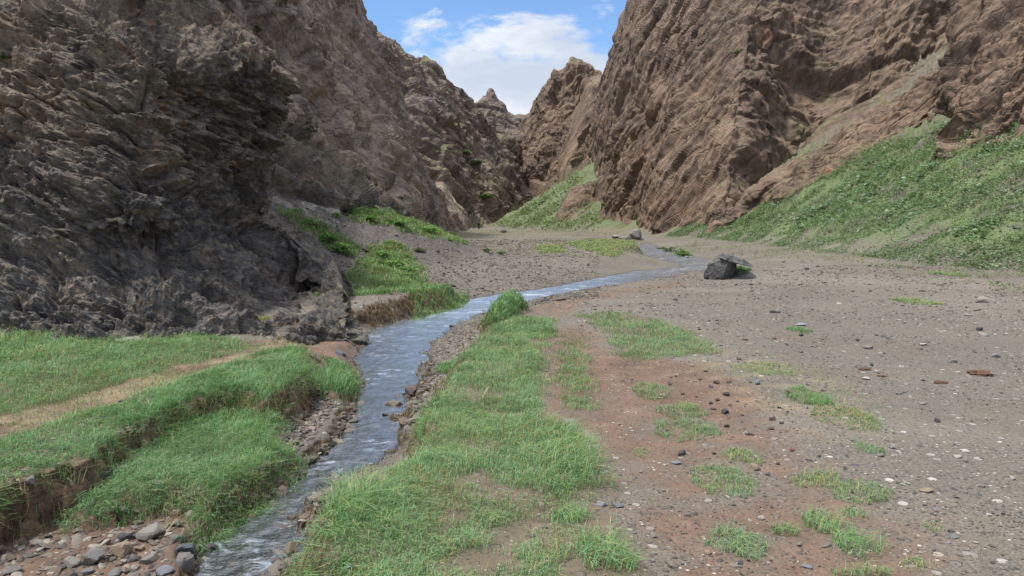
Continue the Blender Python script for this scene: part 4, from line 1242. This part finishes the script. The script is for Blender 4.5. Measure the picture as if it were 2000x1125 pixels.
# (px, py, width px, flatness, colour, label): the picture measure is turned into a place and a size on the ground
ST = [
    (1174, 989, 30, .35, BLUE, 'pale blue stone at the right edge of the long grass, left one of a pair'),
    (1205, 989, 32, .35, BLUE, 'pale blue stone beside bare gravel, right one of a pair by the long grass'),
    (949, 877, 26, .30, SLATE, 'flat tilted slate lying in the middle of the long grass'),
    (803, 768, 40, .6, BRN, 'brown boulder at the right water edge above the dark grass tussock'),
    (697, 850, 16, .5, RED, 'small reddish stone breaking the water surface beside the shingle bar'),
    (684, 1108, 26, .35, BLUE, 'bluish slab at the foot of the overhanging tussock at the bottom edge'),
    (897, 1064, 7, .6, WHT, 'tiny white pebble in the thin grass near the bottom edge'),
    (1068, 1102, 24, .6, TAN, 'tan stone at the bottom edge between two grass clumps'),
    (1055, 1120, 20, .5, GR, 'grey stone just below the tan one at the bottom edge'),
    (1109, 824, 36, .2, PALE, 'pale flat slab in the brown wheel rut'),
    (1208, 829, 14, .4, PALE, 'small pale stone on bare earth right of the flat rut slab'),
    (1276, 1049, 17, .6, GR, 'grey stone alone on the dark gravel right of the long grass'),
    (1342, 1008, 17, .6, PALE, 'pale stone left of the white one in the gravel strip'),
    (1274, 1096, 14, .6, GR, 'small grey stone close to the bottom edge on dark gravel'),
    (1334, 1102, 12, .5, BLUE, 'slender bluish stone pointing away on dark gravel at the bottom'),
    (1330, 888, 22, .7, DK, 'dark angular stone standing over a pair of flat pale ones'),
    (1320, 905, 28, .25, BLUE, 'flat pale stone under the dark angular stone in the track'),
    (1395, 887, 12, .6, DK, 'small dark stone between the pale pair and the grass clump'),
    (1472, 915, 36, .45, TAN, 'big tan stone below a grass clump in the track'),
    (1547, 881, 15, .55, RED, 'reddish stone alone on the bare track'),
    (1520, 907, 11, .6, DK, 'small dark stone to the right of the big tan one'),
    (1600, 892, 10, .6, BRN, 'little brown stone left of the small green tuft'),
    (1650, 914, 12, .5, BRN, 'little brown stone below the small green tuft'),
    (1720, 891, 22, .45, PALE, 'pale stone right beside the small green tuft'),
    (1746, 875, 28, .35, PALE, 'pale flat stone on gravel above the one by the small tuft'),
    (1869, 893, 21, .4, WHT, 'white oval stone on the open gravel'),
    (1887, 902, 12, .7, GR, 'small grey stone touching the white oval one'),
    (1830, 824, 20, .6, DK, 'dark grey rounded stone alone on the gravel'),
    (1803, 789, 26, .2, PALE, 'low pale slab half sunk in the gravel above the dark rounded stone'),
    (1810, 960, 31, .4, TAN, 'sandy yellow stone on the dark gravel'),
    (1773, 946, 13, .6, WHT, 'small whitish stone left of the sandy yellow one'),
    (1977, 936, 20, .5, WHT, 'white stone on dark gravel near the right border'),
    (1691, 741, 22, .4, WHT, 'whitish two-lobed stone on the gravel right of the yellowing grass'),
    (1769, 751, 20, .25, GR, 'grey flat stone on the gravel right of the whitish two-lobed one'),
    (1906, 1060, 14, .4, WHT, 'white chip on dark gravel at the lower right'),
    (1865, 1049, 27, .2, BLUE, 'bluish slab left of the white chip at the lower right'),
    (1561, 1065, 18, .6, PALE, 'pale rounded stone on bare earth between two tufts'),
    (1577, 1108, 27, .35, BLUE, 'bluish wedge stone on bare earth near the bottom edge'),
    (1384, 1082, 21, .6, TAN, 'tan stone at the left foot of the spiky tuft'),
    (1446, 1100, 19, .55, SLATE, 'slate stone below the spiky tuft, left one of two'),
    (1463, 1096, 13, .6, SLATE, 'small slate stone below the spiky tuft, right one of two'),
    (1487, 1014, 18, .6, WHT, 'white lumpy stone in the gravel strip above the spiky tuft'),
    (1522, 968, 12, .6, GR, 'grey stone between the two grass clumps in the track'),
    (1790, 1090, 17, .45, PALE, 'pale stone above a faint weed at the lower right'),
    (1735, 994, 12, .7, TAN, 'pale tan pebble right below the wide yellowish clump'),
    (1574, 798, 17, .5, GR, 'grey stone at the lower edge of the dark green tuft'),
    (1636, 800, 18, .4, PALE, 'pale stone in the yellowing grass right of the dark green tuft'),
    (1480, 751, 20, .8, BLUE, 'upright bluish slab above the scatter of dark stones'),
    (1563, 636, 28, .3, BLUE, 'bluish slab with a little grass before it on the open gravel'),
    (1565, 656, 12, .6, DK, 'dark stone just below the bluish slab on the open gravel'),
    (1513, 611, 28, .35, GR, 'grey wedge slab on the gravel below the black boulder'),
    (1695, 681, 28, .35, PALE, 'pale slab on the middle of the open gravel'),
    (1863, 708, 30, .35, PALE, 'pale slab beside the reddish dung on the gravel'),
    (1945, 697, 28, .35, BLUE, 'bluish slab near the right border on the open gravel'),
    (1803, 674, 18, .35, WHT, 'white flat stone left of the bluish slab by the right border'),
    (1926, 591, 40, .45, PALE, 'large pale stone in the dry grass near the right border'),
    (1914, 645, 18, .6, DK, 'dark stone resting against a pale slab near the right border'),
    (1918, 655, 34, .25, PALE, 'pale slab under the dark stone near the right border'),
    (1892, 617, 20, .3, GR, 'grey flat stone below the large pale one'),
    (1702, 714, 13, .7, DK, 'small black stone above the reddish dung chip'),
    (1575, 527, 12, .6, DK, 'small dark stone on pale gravel right of the black boulder'),
    (1638, 594, 14, .3, WHT, 'white chip on pale gravel in front of the green slope'),
    (1585, 677, 10, .5, GR, 'small grey stone on the gravel left of the pale middle slab'),
    (1460, 413 + 40, 12, .6, PALE, 'pale stone in front of the right cliff foot'),
    (773, 461, 13, .5, GR, 'light grey stone lying on the dark scree'),
    (855, 493, 14, .6, DK, 'dark stone on the scree crest'),
    (984, 455, 20, .5, DK, 'dark flat rock on the distant gravel flat beyond the stream'),
    (1152, 472, 16, .4, SLATE, 'grey flat rock at the back of the distant grass patch'),
    (1205, 466, 30, .35, PALE, 'pale rock slab lying before the right cliff foot'),
    (1244, 467, 34, .9, GR, 'grey block fallen at the foot of the right cliff'),
    (1222, 468, 34, .3, GR, 'low grey slab between the fallen block and the grass patch'),
    (1345, 505, 20, .4, BLUE, 'pale wet rock in the brook behind the black boulder'),
    (663, 693, 40, .35, SLATE, 'grey slab at the water edge above the round tussock'),
    (410, 650, 34, .7, TAN, 'tan block leaning at the foot of the dark cliff'),
    (250, 668, 60, .25, PALE, 'pale ledge stone in the grass at the foot of the dark cliff'),
    # heap at the lower left
    (296, 1048, 66, .5, PALE, 'large pale slab leaning on the mud at the top of the heap'),
    (236, 1085, 46, .8, TAN, 'tall tan stone with a pale face in the heap'),
    (362, 1108, 40, 1.0, GR, 'upright grey stone with a rounded top in the heap'),
    (318, 1122, 44, .5, BLUE, 'blue grey stone in front at the bottom of the heap'),
    (368, 1078, 48, .5, SLATE, 'slate stone with a curved top behind the upright grey one'),
    (402, 1078, 46, .45, DK, 'dark slate slab tilted towards the water'),
    (424, 1056, 24, .4, PALE, 'small pale green slab nearest the water in the heap'),
    (346, 1056, 34, .5, GR, 'grey stone between the large pale slab and the water'),
    (140, 1104, 34, .7, PALE, 'pale round stone at the left of the heap'),
    (180, 1098, 56, .6, GR, 'light grey double-humped stone at the left of the heap'),
    (172, 1120, 26, .5, BLUE, 'small bluish stone at the bottom left of the heap'),
    (290, 1096, 50, .3, PALE, 'long flat pale stone across the middle of the heap'),
    (246, 1054, 36, .5, DK, 'dark stone tucked under the mud bank behind the heap'),
    (275, 1075, 22, .5, TAN, 'small tan stone in the middle of the heap'),
    (225, 1122, 30, .5, GR, 'grey stone at the bottom edge left of the blue grey one'),
    (20, 1120, 44, .4, GR, 'flat grey stone in the bottom left corner'),
    (62, 945, 26, 1.0, GR, 'grey stone sticking out of the top of the earth bank at the left'),
]
for (q, p) in zip(ST, hits([(a[0], a[1]) for a in ST])):
    px, py, w, fl, colr, lab = q
    big = w > 30
    if px < 440 and py > 1030: w *= 1.18
    stone('rock' if big else 'stone', p, w * p[1] / F, fl, colr, lab, cat='rock' if big else 'stone', sink=0.22)
DKS = [(1309, 752, 12), (1332, 770, 13), (1389, 757, 13), (1400, 749, 16), (1423, 748, 13), (1419, 772, 18), (1401, 783, 14), (1389, 789, 14), (1417, 807, 22), (1426, 793, 12), (1508, 821, 20),
       (1526, 827, 13), (1506, 839, 14), (1419, 833, 17), (1378, 726, 10), (1310, 738, 9), (1440, 785, 9), (1465, 748, 10), (1360, 775, 8), (1375, 820, 9), (1450, 812, 10), (1538, 806, 9)]
for (px, py, w), p in zip(DKS, hits([(a[0], a[1]) for a in DKS])):
    stone('stone', p, w * p[1] / F, random.uniform(.55, .8), DK if random.random() < .6 else BRN, 'small dark angular stone in the scatter on the brown dirt track', 'dark stones scattered on the dirt track')
# small loose stones strewn at random over the gravel
lo_ = []
while len(lo_) < 110:
    px, py = random.uniform(1180, 2000), 500 + 620 * random.random() ** 1.1
    if px > 1250 or py > 640: lo_.append((px, py))
for (px, py), p in zip(lo_, hits(lo_)):
    g = ground(np.array([p[0]]), np.array([p[1]]), True)[1]
    if g['hr'][0] > 0.4 or g['sd'][0] < 0.2: continue
    stone('stone', p, max(0.02, random.uniform(5, 11) * p[1] / F), random.uniform(.3, .6), random.choice([GR, DK, GR, BRN, SLATE, PALE]),
          'small loose stone strewn over the open gravel', 'small loose stones on the open gravel')

# dung pats
M_dung = mat_plain('dry_dung', rgb(88, 62, 46), 0.9, 60)
DG = [(1690, 722, 28, 'reddish brown dung chip on the open gravel left of a pale slab'), (1838, 748, 30, 'crumbly brown dung pat on gravel above the low pale slab'), (1915, 732, 56, 'long crumbled brown dung streak near the right border'),
      (1801, 569, 16, 'small dark dung pat on the pale dry grass by the slope'), (1722, 735, 20, 'small reddish dung chip beside the whitish two-lobed stone'), (108, 768, 18, 'dark brown dung pat on the grass beside the footpath'), (1455, 664, 16, 'reddish dung chip in the thin grass patch')]
for (px, py, w, lab), p in zip(DG, hits([(a[0], a[1]) for a in DG])):
    v = ICO3_V * (1 + 0.35 * fbm(ICO3_V * 2.6 + px, 4, 500))[:, None]
    v[:, 2] = np.maximum(v[:, 2], -0.2)
    s = w * .8 * p[1] / F / 2
    v = v * (1 + 0.25 * facet(v * 3.1, 510)[0])[:, None]
    o = mesh_np('dung_pat', v * np.array([s, s * .8, s * .36]), ICO3_F, M_dung)
    o.location = (p[0], p[1], p[2] + s * 0.02)
    tag(o, lab, 'dung', 'dung pats')


# the black boulder: a leaning block and the slab that slides off its back
def hull(name, pts, mat, sub, amp, size, seed, parent=None):
    bm = bmesh.new()
    for p in pts: bm.verts.new(p)
    r = bmesh.ops.convex_hull(bm, input=bm.verts)
    junk = [g for g in r['geom_interior'] if isinstance(g, bmesh.types.BMVert)]
    if junk: bmesh.ops.delete(bm, geom=junk, context='VERTS')
    bmesh.ops.triangulate(bm, faces=bm.faces[:])
    for _ in range(sub):
        bmesh.ops.subdivide_edges(bm, edges=bm.edges[:], cuts=1, use_grid_fill=True)
        bmesh.ops.triangulate(bm, faces=bm.faces[:])
    bm.normal_update()
    V = np.array([v.co[:] for v in bm.verts])
    N = np.array([v.normal[:] for v in bm.verts])
    h, idv, e = facet(V / size, seed)
    h2, _, _ = facet(V / size * 2.7, seed + 5)
    V = V + N * (amp * h + amp * .4 * h2 + amp * .8 * fbm(V / size * 1.5, 4, seed))[:, None]
    Fq = np.array([[v.index for v in f.verts] for f in bm.faces])
    bm.free()
    return mesh_np(name, V, Fq, mat, {'cell': idv}, parent=parent)


M_boul = mat_rock('black_rock', [dk(48, 48, 50), dk(74, 73, 74), dk(98, 96, 95), dk(126, 122, 117)], 0.5, DIP_L1, (1, 1, 1.5), 0.1, 0.05, 0.1, 0.02)
bD = hits([(1400, 546)])[0][1]
top_ = [(1402, 500, .25), (1412, 498, .45), (1428, 500, .4), (1388, 513, .15), (1424, 504, .05)]
mid_ = [(1375, 533, .0), (1416, 526, -.05), (1430, 510, .1), (1383, 518, .1), (1440, 506, .7), (1400, 505, .9)]
bot_ = [(1385, 551, -.05), (1407, 548, -.1), (1376, 544, .1), (1416, 556, .3), (1400, 556, .9), (1440, 548, .8)]
bo = hull('boulder', [at(a, b, bD + c) for a, b, c in top_ + mid_ + bot_], M_boul, 4, 0.035, 0.24, 611)
tag(bo, 'black angular boulder by the stream bend with a slab sliding off its back', 'boulder')
sl_ = [(1402, 497, .2), (1414, 494, .8), (1454, 506, .7), (1470, 518, .5), (1470, 523, .2), (1448, 516, .0), (1425, 511, -.05), (1406, 503, .0), (1418, 503, .7)]
hull('slab', [at(a, b, bD + c) for a, b, c in sl_], M_boul, 4, 0.02, 0.2, 641, parent=bo)

# twigs and straw
M_twig = mat_plain('dead_wood', rgb(176, 150, 116), 0.8, 50)


def tube(name, pts, r0, r1, mat, label, cat):
    bm = bmesh.new()
    pts = [Vector(p) for p in pts]
    rings = []
    for i, p in enumerate(pts):
        t = (pts[min(i + 1, len(pts) - 1)] - pts[max(i - 1, 0)]).normalized()
        a = t.orthogonal().normalized()
        b = t.cross(a)
        r = r0 + (r1 - r0) * i / (len(pts) - 1)
        rings.append([bm.verts.new(p + (a * math.cos(k * math.pi / 3) + b * math.sin(k * math.pi / 3)) * r) for k in range(6)])
    for i in range(len(rings) - 1):
        for k in range(6):
            bm.faces.new((rings[i][k], rings[i][(k + 1) % 6], rings[i + 1][(k + 1) % 6], rings[i + 1][k]))
    bm.faces.new(rings[0][::-1]); bm.faces.new(rings[-1])
    me = bpy.data.meshes.new(name)
    bm.to_mesh(me); bm.free()
    me.materials.append(mat)
    o = bpy.data.objects.new(name, me)
    C.objects.link(o)
    return tag(o, label, cat)


a, b, c, d = hits([(325, 1042), (335, 1032), (346, 1026), (357, 1022)])
tube('twig', [a + [0, 0, .01], b + [.01, 0, .03], c + [-.015, 0, .035], d + [0, 0, .055]], .004, .0015, M_twig, 'crooked pale twig on the heap of stones at the lower left', 'twig')
a, b = hits([(942, 786), (957, 770)])
tube('straw', [a + [0, 0, .04], (a + b) / 2 + [0, 0, .07], b + [0, 0, .08]], .006, .003, M_twig, 'pale straw stalk lying on top of the long grass', 'straw')

# single grass tufts on the bare ground: (px, py, half width px, half height px on the ground, blade length m, tone, lean, label)
TU = [
    (1268, 765, 34, 16, .05, TW_PALE, .6, 'small grass tuft on the brown track nearest the thin grass patch'),
    (1332, 803, 48, 14, .045, TW_YEL, .7, 'pale flat grass clump on the track above the larger one'),
    (1335, 842, 72, 20, .05, TW_PALE, .7, 'wide pale green clump in the middle of the brown track'),
    (1578, 778, 42, 18, .06, TW_FRESH, .6, 'dark green tuft on the edge of the track and the gravel'),
    (1655, 815, 62, 24, .035, TW_YEL, .8, 'thin yellowing clump below the dark green tuft'),
    (1455, 893, 42, 14, .05, TW_YEL, .7, 'small clump right above the big tan stone'),
    (1410, 940, 62, 32, .05, TW_PALE, .7, 'round green clump below and left of the big tan stone'),
    (1595, 940, 52, 16, .05, TW_YEL, .8, 'left half of the wide yellowish clump, mixed with straw'),
    (1675, 962, 62, 22, .05, TW_PALE, .8, 'spreading clump at the right end of the yellowish one'),
    (1696, 878, 24, 14, .05, TW_FRESH, .6, 'small lone green tuft on the border of the gravel'),
    (1440, 1062, 58, 26, .09, TW_PALE, .9, 'spiky tuft with long fanned blades near the bottom edge'),
    (1532, 1038, 24, 12, .06, TW_PALE, .8, 'small thin tuft between the spiky tuft and the fanned one'),
    (1602, 1025, 34, 20, .08, TW_PALE, .9, 'loose tuft with upright blades on the bare earth'),
    (1668, 1068, 44, 22, .09, TW_PALE, .9, 'pale green tuft with short fanned blades on the bare earth'),
    (1662, 1004, 26, 10, .05, TW_PALE, .9, 'tiny sparse tuft above the pale fanned one'),
    (1252, 886, 18, 12, .05, TW_YEL, .7, 'little tuft left of the dark angular stone'),
    (1500, 722, 62, 14, .03, TW_YEL, .7, 'thin yellow patch of grass at the far end of the stone scatter'),
    (1680, 1124, 70, 12, .07, TW_PALE, .8, 'tuft cut off by the bottom edge right of the bluish wedge stone'),
    (1825, 1032, 22, 8, .035, TW_YEL, .8, 'faint green weed on the dark gravel'),
    (1790, 1105, 34, 14, .03, TW_YEL, .9, 'dull olive weed spread on the ground at the lower right'),
    (1110, 1010, 40, 18, .08, TW_PALE, .8, 'clump at the right corner of the long grass by the pale blue stones'),
    (1185, 1085, 60, 34, .09, TW_PALE, .8, 'broad clump at the bottom edge by the dark gravel'),
    (1442, 530, 26, 7, .10, TW_FRESH, .5, 'little grass tuft growing beside the black boulder'),
    (1560, 645, 20, 5, .06, TW_FRESH, .5, 'tiny green tuft under the bluish slab on the open gravel'),
    (1790, 590, 34, 8, .06, TW_YEL, .6, 'low green weed on the dry grass before the green slope'),
    (1851, 537, 26, 8, .10, TW_YEL, .6, 'yellow mound of dry weed at the toe of the green slope'),
    (500, 632, 34, 10, .09, [.3, .5, .2, 3, 5, .2], .5, 'yellow grass tuft at the foot of the dark cliff'),
    (572, 630, 30, 10, .07, [.2, .4, .2, 1, 6, .2], .6, 'brown withered tuft at the foot of the dark cliff'),
    (835, 838 - 30, 26, 26, .14, [3, 2, .5, 1, .3, 4], .5, 'dark green tussock standing in the right edge of the water'),
    (872, 722, 20, 12, .12, TW_FRESH, .5, 'grass tussock on the crest of the right bank'),
]
H_ = hits([(a[0], a[1]) for a in TU])
for (px, py, rw, rh, hl_, tw, ln, lab), p in zip(TU, H_):
    rx = rw * p[1] / F
    e1, e2 = hits([(px, py - rh), (px, py + rh)])
    ry = min(max(0.04, abs(e1[1] - e2[1]) / 2), rx * 2.2)
    n = int(np.clip(7000 * math.pi * rx * ry, 90, 1700))
    a = rng.uniform(0, 2 * math.pi, n)
    r = np.sqrt(rng.random(n)) * np.clip(1 + 0.5 * np.array(perlin(np.stack([np.cos(a) * 1.6 + px, np.sin(a) * 1.6, 0 * a], 1), 700)), .4, 1.5)
    x = p[0] + rx * r * np.cos(a)
    y = p[1] + ry * r * np.sin(a)
    keep = fbm(np.stack([x, y, 0 * x], 1) * 6, 2, 710) + 0.3 * rng.standard_normal(n) > -0.18
    x, y = x[keep], y[keep]
    Pt = np.stack([x, y, ground(x, y)], 1)
    Vb, qb, tb, cb = grass_set(Pt, hl_ * .62, 0.004, tw, ln * 1.2, straw=0.12 if tw is TW_YEL else 0.05, seed=12)
    o = mesh_np('grass_tuft', Vb - p, [qb, tb], M_grass, cols={'tone': cb})
    o.location = p
    tag(o, lab, 'grass tuft', 'grass tufts on the bare ground')


# bushes and weeds on the scree and on the rock
def bush(p, w, h, label, pal, n=None, name='bush', group='bushes on the scree and the rock'):
    n = n or 90
    a = rng.normal(0, 1, (n, 3))
    a /= np.linalg.norm(a, axis=1, keepdims=True)
    r = rng.random(n)[:, None] ** 0.4
    pts = a * r * np.array([w / 2, w / 2 * .8, h * .55]) * (1 + 0.35 * perlin(a * 1.7 + p[0], 800))[:, None]
    pts[:, 2] = np.abs(pts[:, 2]) + 0.03
    pal = np.array(pal)
    V, q, c = leaf_quads(pts, np.tile([0, 0, 1.0], (n, 1)), np.full(n, max(0.05, w * .10)), pal[rng.integers(0, len(pal), n)], 7, np.full(n, w * .08))
    root = bpy.data.objects.new(name, None)
    C.objects.link(root)
    root.location = p
    tag(root, label, 'bush', group)
    mesh_np('foliage', V, q, M_leaf, cols={'tone': c}, parent=root)
    bm = bmesh.new()
    for k in range(7):
        t = Vector((random.gauss(0, .25) * w, random.gauss(0, .2) * w, h * random.uniform(.4, .8)))
        s = t.normalized().orthogonal().normalized() * w * .012
        s2 = t.normalized().cross(s)
        q0 = [bm.verts.new(x) for x in (s, -s * .5 + s2, -s * .5 - s2)]
        tp = bm.verts.new(t)
        for i in range(3): bm.faces.new((q0[i], q0[(i + 1) % 3], tp))
    me = bpy.data.meshes.new('stems')
    bm.to_mesh(me); bm.free()
    me.materials.append(M_twig)
    st = bpy.data.objects.new('stem', me)
    C.objects.link(st)
    st.parent = root
    return root


BG = [rgb(98, 136, 66), rgb(114, 152, 76), rgb(84, 120, 54), rgb(130, 160, 90)]
BD = [rgb(62, 84, 42), rgb(76, 98, 50), rgb(90, 110, 60)]
BU = [(657, 428, 26, 24, BG, 'round bright bush at the foot of the rock wall beside the grey outcrop'), (668, 492, 44, 26, BG, 'lush green bush on the scree just right of the dark cliff'), (640, 470, 40, 20, BG, 'green bush on the scree above the lush one'),
      (605, 440, 36, 14, BG, 'low green bush highest on the scree beside the dark cliff'), (765, 520, 50, 18, BG, 'broad green bush on the scree above the earth bank'), (795, 530, 36, 14, BG, 'smaller bush right of the broad one on the scree'),
      (742, 500, 36, 12, BG, 'bush left of and above the broad one on the scree'), (838, 455, 40, 18, BG, 'green bush on the crest of the scree by the rock foot'), (882, 472, 30, 16, BG, 'last bush at the lower end of the scree crest'), (778, 440, 40, 16, BG, 'bush before the small dark rock buttress on the left'),
      (720, 430, 36, 14, BG, 'low bush between the round bright one and the small dark buttress'),
      (950, 492, 20, 9, BD, 'small dark weed on the lower edge of the scree, left one'), (978, 497, 22, 8, BD, 'small dark weed on the lower edge of the scree, right one'), (820, 492, 22, 9, BD, 'dull green weed on the open scree'),
      (1332, 500, 34, 22, BG, 'bright green bush on the far side of the brook near the black boulder'), (1308, 492, 26, 14, BD, 'grey green bush behind the brook left of the bright one'), (1292, 488, 20, 10, BD, 'tiny bush at the bend of the brook')]
for (px, py, w, h, pal, lab), p in zip(BU, hits([(a[0], a[1]) for a in BU])):
    bush(p, w * p[1] / F, h * p[1] / F, lab, pal, 110 if w > 30 else 50)
bpy.context.view_layer.update()
CL = [o for o in SC.objects if o.name.split('.')[0] in ('cliff', 'mountain', 'rock_rib', 'rock_outcrop')]


def on_rock(px, py):
    d = Vector(ray(px, py)).normalized()
    best = None
    for o in CL:
        ok, loc, nrm, _ = o.ray_cast(Vector(EYE), d)
        if ok and (best is None or (loc - Vector(EYE)).length < best[0]): best = ((loc - Vector(EYE)).length, loc, nrm)
    return np.array(best[1]) if best else None


for px, py, w, h, pal, lab in [(497, 62, 30, 16, BD, 'dark green shrub clinging to the left rock wall high up'), (12, 120, 30, 26, BD, 'faint green shrub on the dark cliff at the left border'), (600, 258, 20, 10, BD, 'little shrub on a ledge halfway up the left rock wall'),
                               (1440, 105, 22, 14, BD, 'little shrub high on the right cliff'), (905, 300, 36, 12, BD, 'shrub on the far ridge below its orange patch'), (930, 318, 30, 10, BD, 'lower shrub on the far ridge'), (945, 385, 40, 12, BD, 'shrub low on the far ridge near its foot')]:
    p = on_rock(px, py)
    if p is not None:
        bush(p, w * p[1] / F, h * p[1] / F, lab, pal, 60)

# a person far up the valley
M_cloth = mat_plain('dark_clothing', rgb(44, 42, 44), 0.9, 20)
M_trs = mat_plain('dark_trousers', rgb(36, 34, 36), 0.9, 20)
M_skin = mat_plain('skin', rgb(150, 110, 88), 0.6, 20)
M_hair = mat_plain('dark_hair', rgb(30, 26, 24), 0.7, 40)


def skin_obj(name, pts, edges, radii, mat, root=0, parent=None):
    me = bpy.data.meshes.new(name)
    me.from_pydata(pts, edges, [])
    o = bpy.data.objects.new(name, me)
    C.objects.link(o)
    o.modifiers.new('skin', 'SKIN')
    for i, r in enumerate(radii):
        me.skin_vertices[0].data[i].radius = (r, r) if not isinstance(r, tuple) else r
    me.skin_vertices[0].data[root].use_root = True
    s = o.modifiers.new('sub', 'SUBSURF')
    s.levels = s.render_levels = 1
    me.materials.append(mat)
    if parent: o.parent = parent
    return o


pz = hits([(935, 449)])[0]
per = skin_obj('person', [(0, 0, .95), (0, -.01, 1.15), (0, 0, 1.38), (0, .01, 1.48), (0, .03, 1.56), (0, .04, 1.66),
                          (.18, 0, 1.40), (.24, .02, 1.13), (.22, .12, .90), (-.18, 0, 1.40), (-.24, -.03, 1.13), (-.21, .04, .88),
                          (.09, 0, .88), (.11, .10, .50), (.10, .06, .09), (.10, .20, .05), (-.09, 0, .88), (-.10, -.04, .50), (-.10, -.16, .10), (-.10, -.03, .05), (.21, .18, .86), (-.20, .10, .82)],
               [(0, 1), (1, 2), (2, 3), (3, 4), (4, 5), (2, 6), (6, 7), (7, 8), (2, 9), (9, 10), (10, 11), (0, 12), (12, 13), (13, 14), (14, 15), (0, 16), (16, 17), (17, 18), (18, 19), (8, 20), (11, 21)],
               [(.17, .12), (.16, .11), (.19, .12), .06, .085, .10, .075, .05, .035, .075, .05, .035, .095, .06, .042, .04, .095, .06, .042, .04, .03, .03], M_skin)
per.location = pz
tag(per, 'person in dark clothes walking far up the valley floor', 'person')
skin_obj('jacket', [(0, 0, .90), (0, -.01, 1.15), (0, 0, 1.38), (0, .01, 1.46), (.19, 0, 1.40), (.25, .02, 1.13), (.23, .12, .93), (-.19, 0, 1.40), (-.25, -.03, 1.13), (-.22, .04, .91)],
         [(0, 1), (1, 2), (2, 3), (2, 4), (4, 5), (5, 6), (2, 7), (7, 8), (8, 9)], [(.20, .15), (.19, .14), (.21, .14), .09, .09, .07, .055, .09, .07, .055], M_cloth, 0, per)
skin_obj('trousers', [(0, 0, .93), (.09, 0, .86), (.11, .10, .50), (.10, .06, .12), (-.09, 0, .86), (-.10, -.04, .50), (-.10, -.16, .13)], [(0, 1), (1, 2), (2, 3), (0, 4), (4, 5), (5, 6)],
         [(.18, .14), .12, .085, .065, .12, .085, .065], M_trs, 0, per)
skin_obj('hair', [(0, .01, 1.60), (0, .01, 1.69), (0, .03, 1.72)], [(0, 1), (1, 2)], [.105, .115, .08], M_hair, 0, per)

# ------------------------------------------------------------------ sky, sun, camera
AZ, EL = math.radians(-112), math.radians(64)      # azimuth from +Y towards +X, elevation: to the left and a little behind the eye, high
sun_dir = Vector((math.sin(AZ) * math.cos(EL), math.cos(AZ) * math.cos(EL), math.sin(EL)))
T = NT('World', world=True)
SC.world = T.m
sky = T.n('ShaderNodeTexSky', {'sky_type': 'NISHITA', 'sun_disc': False, 'sun_elevation': EL, 'sun_rotation': AZ, 'altitude': 2200.0, 'air_density': 1.0, 'dust_density': 0.6, 'ozone_density': 1.2})
tc = T.n('ShaderNodeTexCoord').outputs['Generated']
sx = T.n('ShaderNodeSeparateXYZ', _0=tc).outputs
zc = T.math('ADD', T.math('MAXIMUM', sx[2], 0.0), 0.12)
pl = T.n('ShaderNodeCombineXYZ', _0=T.math('DIVIDE', sx[0], zc), _1=T.math('DIVIDE', sx[1], zc), _2=T.math('MULTIPLY', sx[2], 2.0)).outputs[0]
cirrus = T.noise(pl, 0.9, 6, 0.6, 0.6)
cm1 = T.math('MULTIPLY', T.ramp(cirrus, 0.45, 0.85), 0.55)
sp = T.n('ShaderNodeMapping', Vector=tc, Scale=(1, 1, 1.9), Location=(0.1, 0, 0.03)).outputs[0]
puff = T.math('ADD', T.noise(sp, 4.2, 7, 0.62, 0.3), T.math('MULTIPLY', T.math('SUBTRACT', 0.226, sx[2]), 2.4))
cm2 = T.ramp(puff, 0.50, 0.60)
# unseen bright cloud added overhead and behind to lift the ambient light
fill_veil = T.ramp(sx[2], 0.42, 0.62)
shade = T.ramp(T.noise(T.n('ShaderNodeMapping', Vector=sp, Location=(0, 0, 0.12)).outputs[0], 4.2, 5, 0.6, 0.3), 0.42, 0.68)
ccol = T.mix(shade, (7.6, 7.8, 8.2), (4.7, 5.3, 6.3))
skyc = T.mix(1.0, sky.outputs[0], (1.25, 1.45, 1.6), 'MULTIPLY')
col = T.mix(cm1, skyc, (8.2, 8.5, 8.9))
col = T.mix(cm2, col, ccol)
col = T.mix(T.math('MULTIPLY', T.math('MULTIPLY', fill_veil, T.ramp(T.noise(tc, 2.2, 3, 0.5), 0.3, 0.55)), 0.9), col, (12, 12.3, 12.9))
bg = T.n('ShaderNodeBackground', Color=col, Strength=0.1)
T.n('ShaderNodeOutputWorld', Surface=bg.outputs[0])

L = bpy.data.lights.new('sun', 'SUN')
L.energy = 3.3
L.angle = math.radians(5)
L.color = (1, 0.96, 0.90)
so = bpy.data.objects.new('sun', L)
C.objects.link(so)
so.rotation_euler = (-sun_dir).to_track_quat('-Z', 'Y').to_euler()

cam = bpy.data.cameras.new('camera')
cam.sensor_width = 36
cam.lens = 36 * F / 2000
cam.clip_start = 0.1
cam.clip_end = 2000
co = bpy.data.objects.new('camera', cam)
C.objects.link(co)
co.location = EYE
co.rotation_euler = (math.pi / 2 - TH, 0, 0)
SC.camera = co
SC.render.engine = 'CYCLES'
SC.cycles.use_denoising = True
SC.cycles.max_bounces = 6
SC.cycles.transparent_max_bounces = 8
SC.cycles.caustics_reflective = False
SC.cycles.caustics_refractive = False
SC.view_settings.view_transform = 'Standard'
SC.view_settings.look = 'None'
SC.view_settings.gamma = 1
SC.view_settings.exposure = 0.42
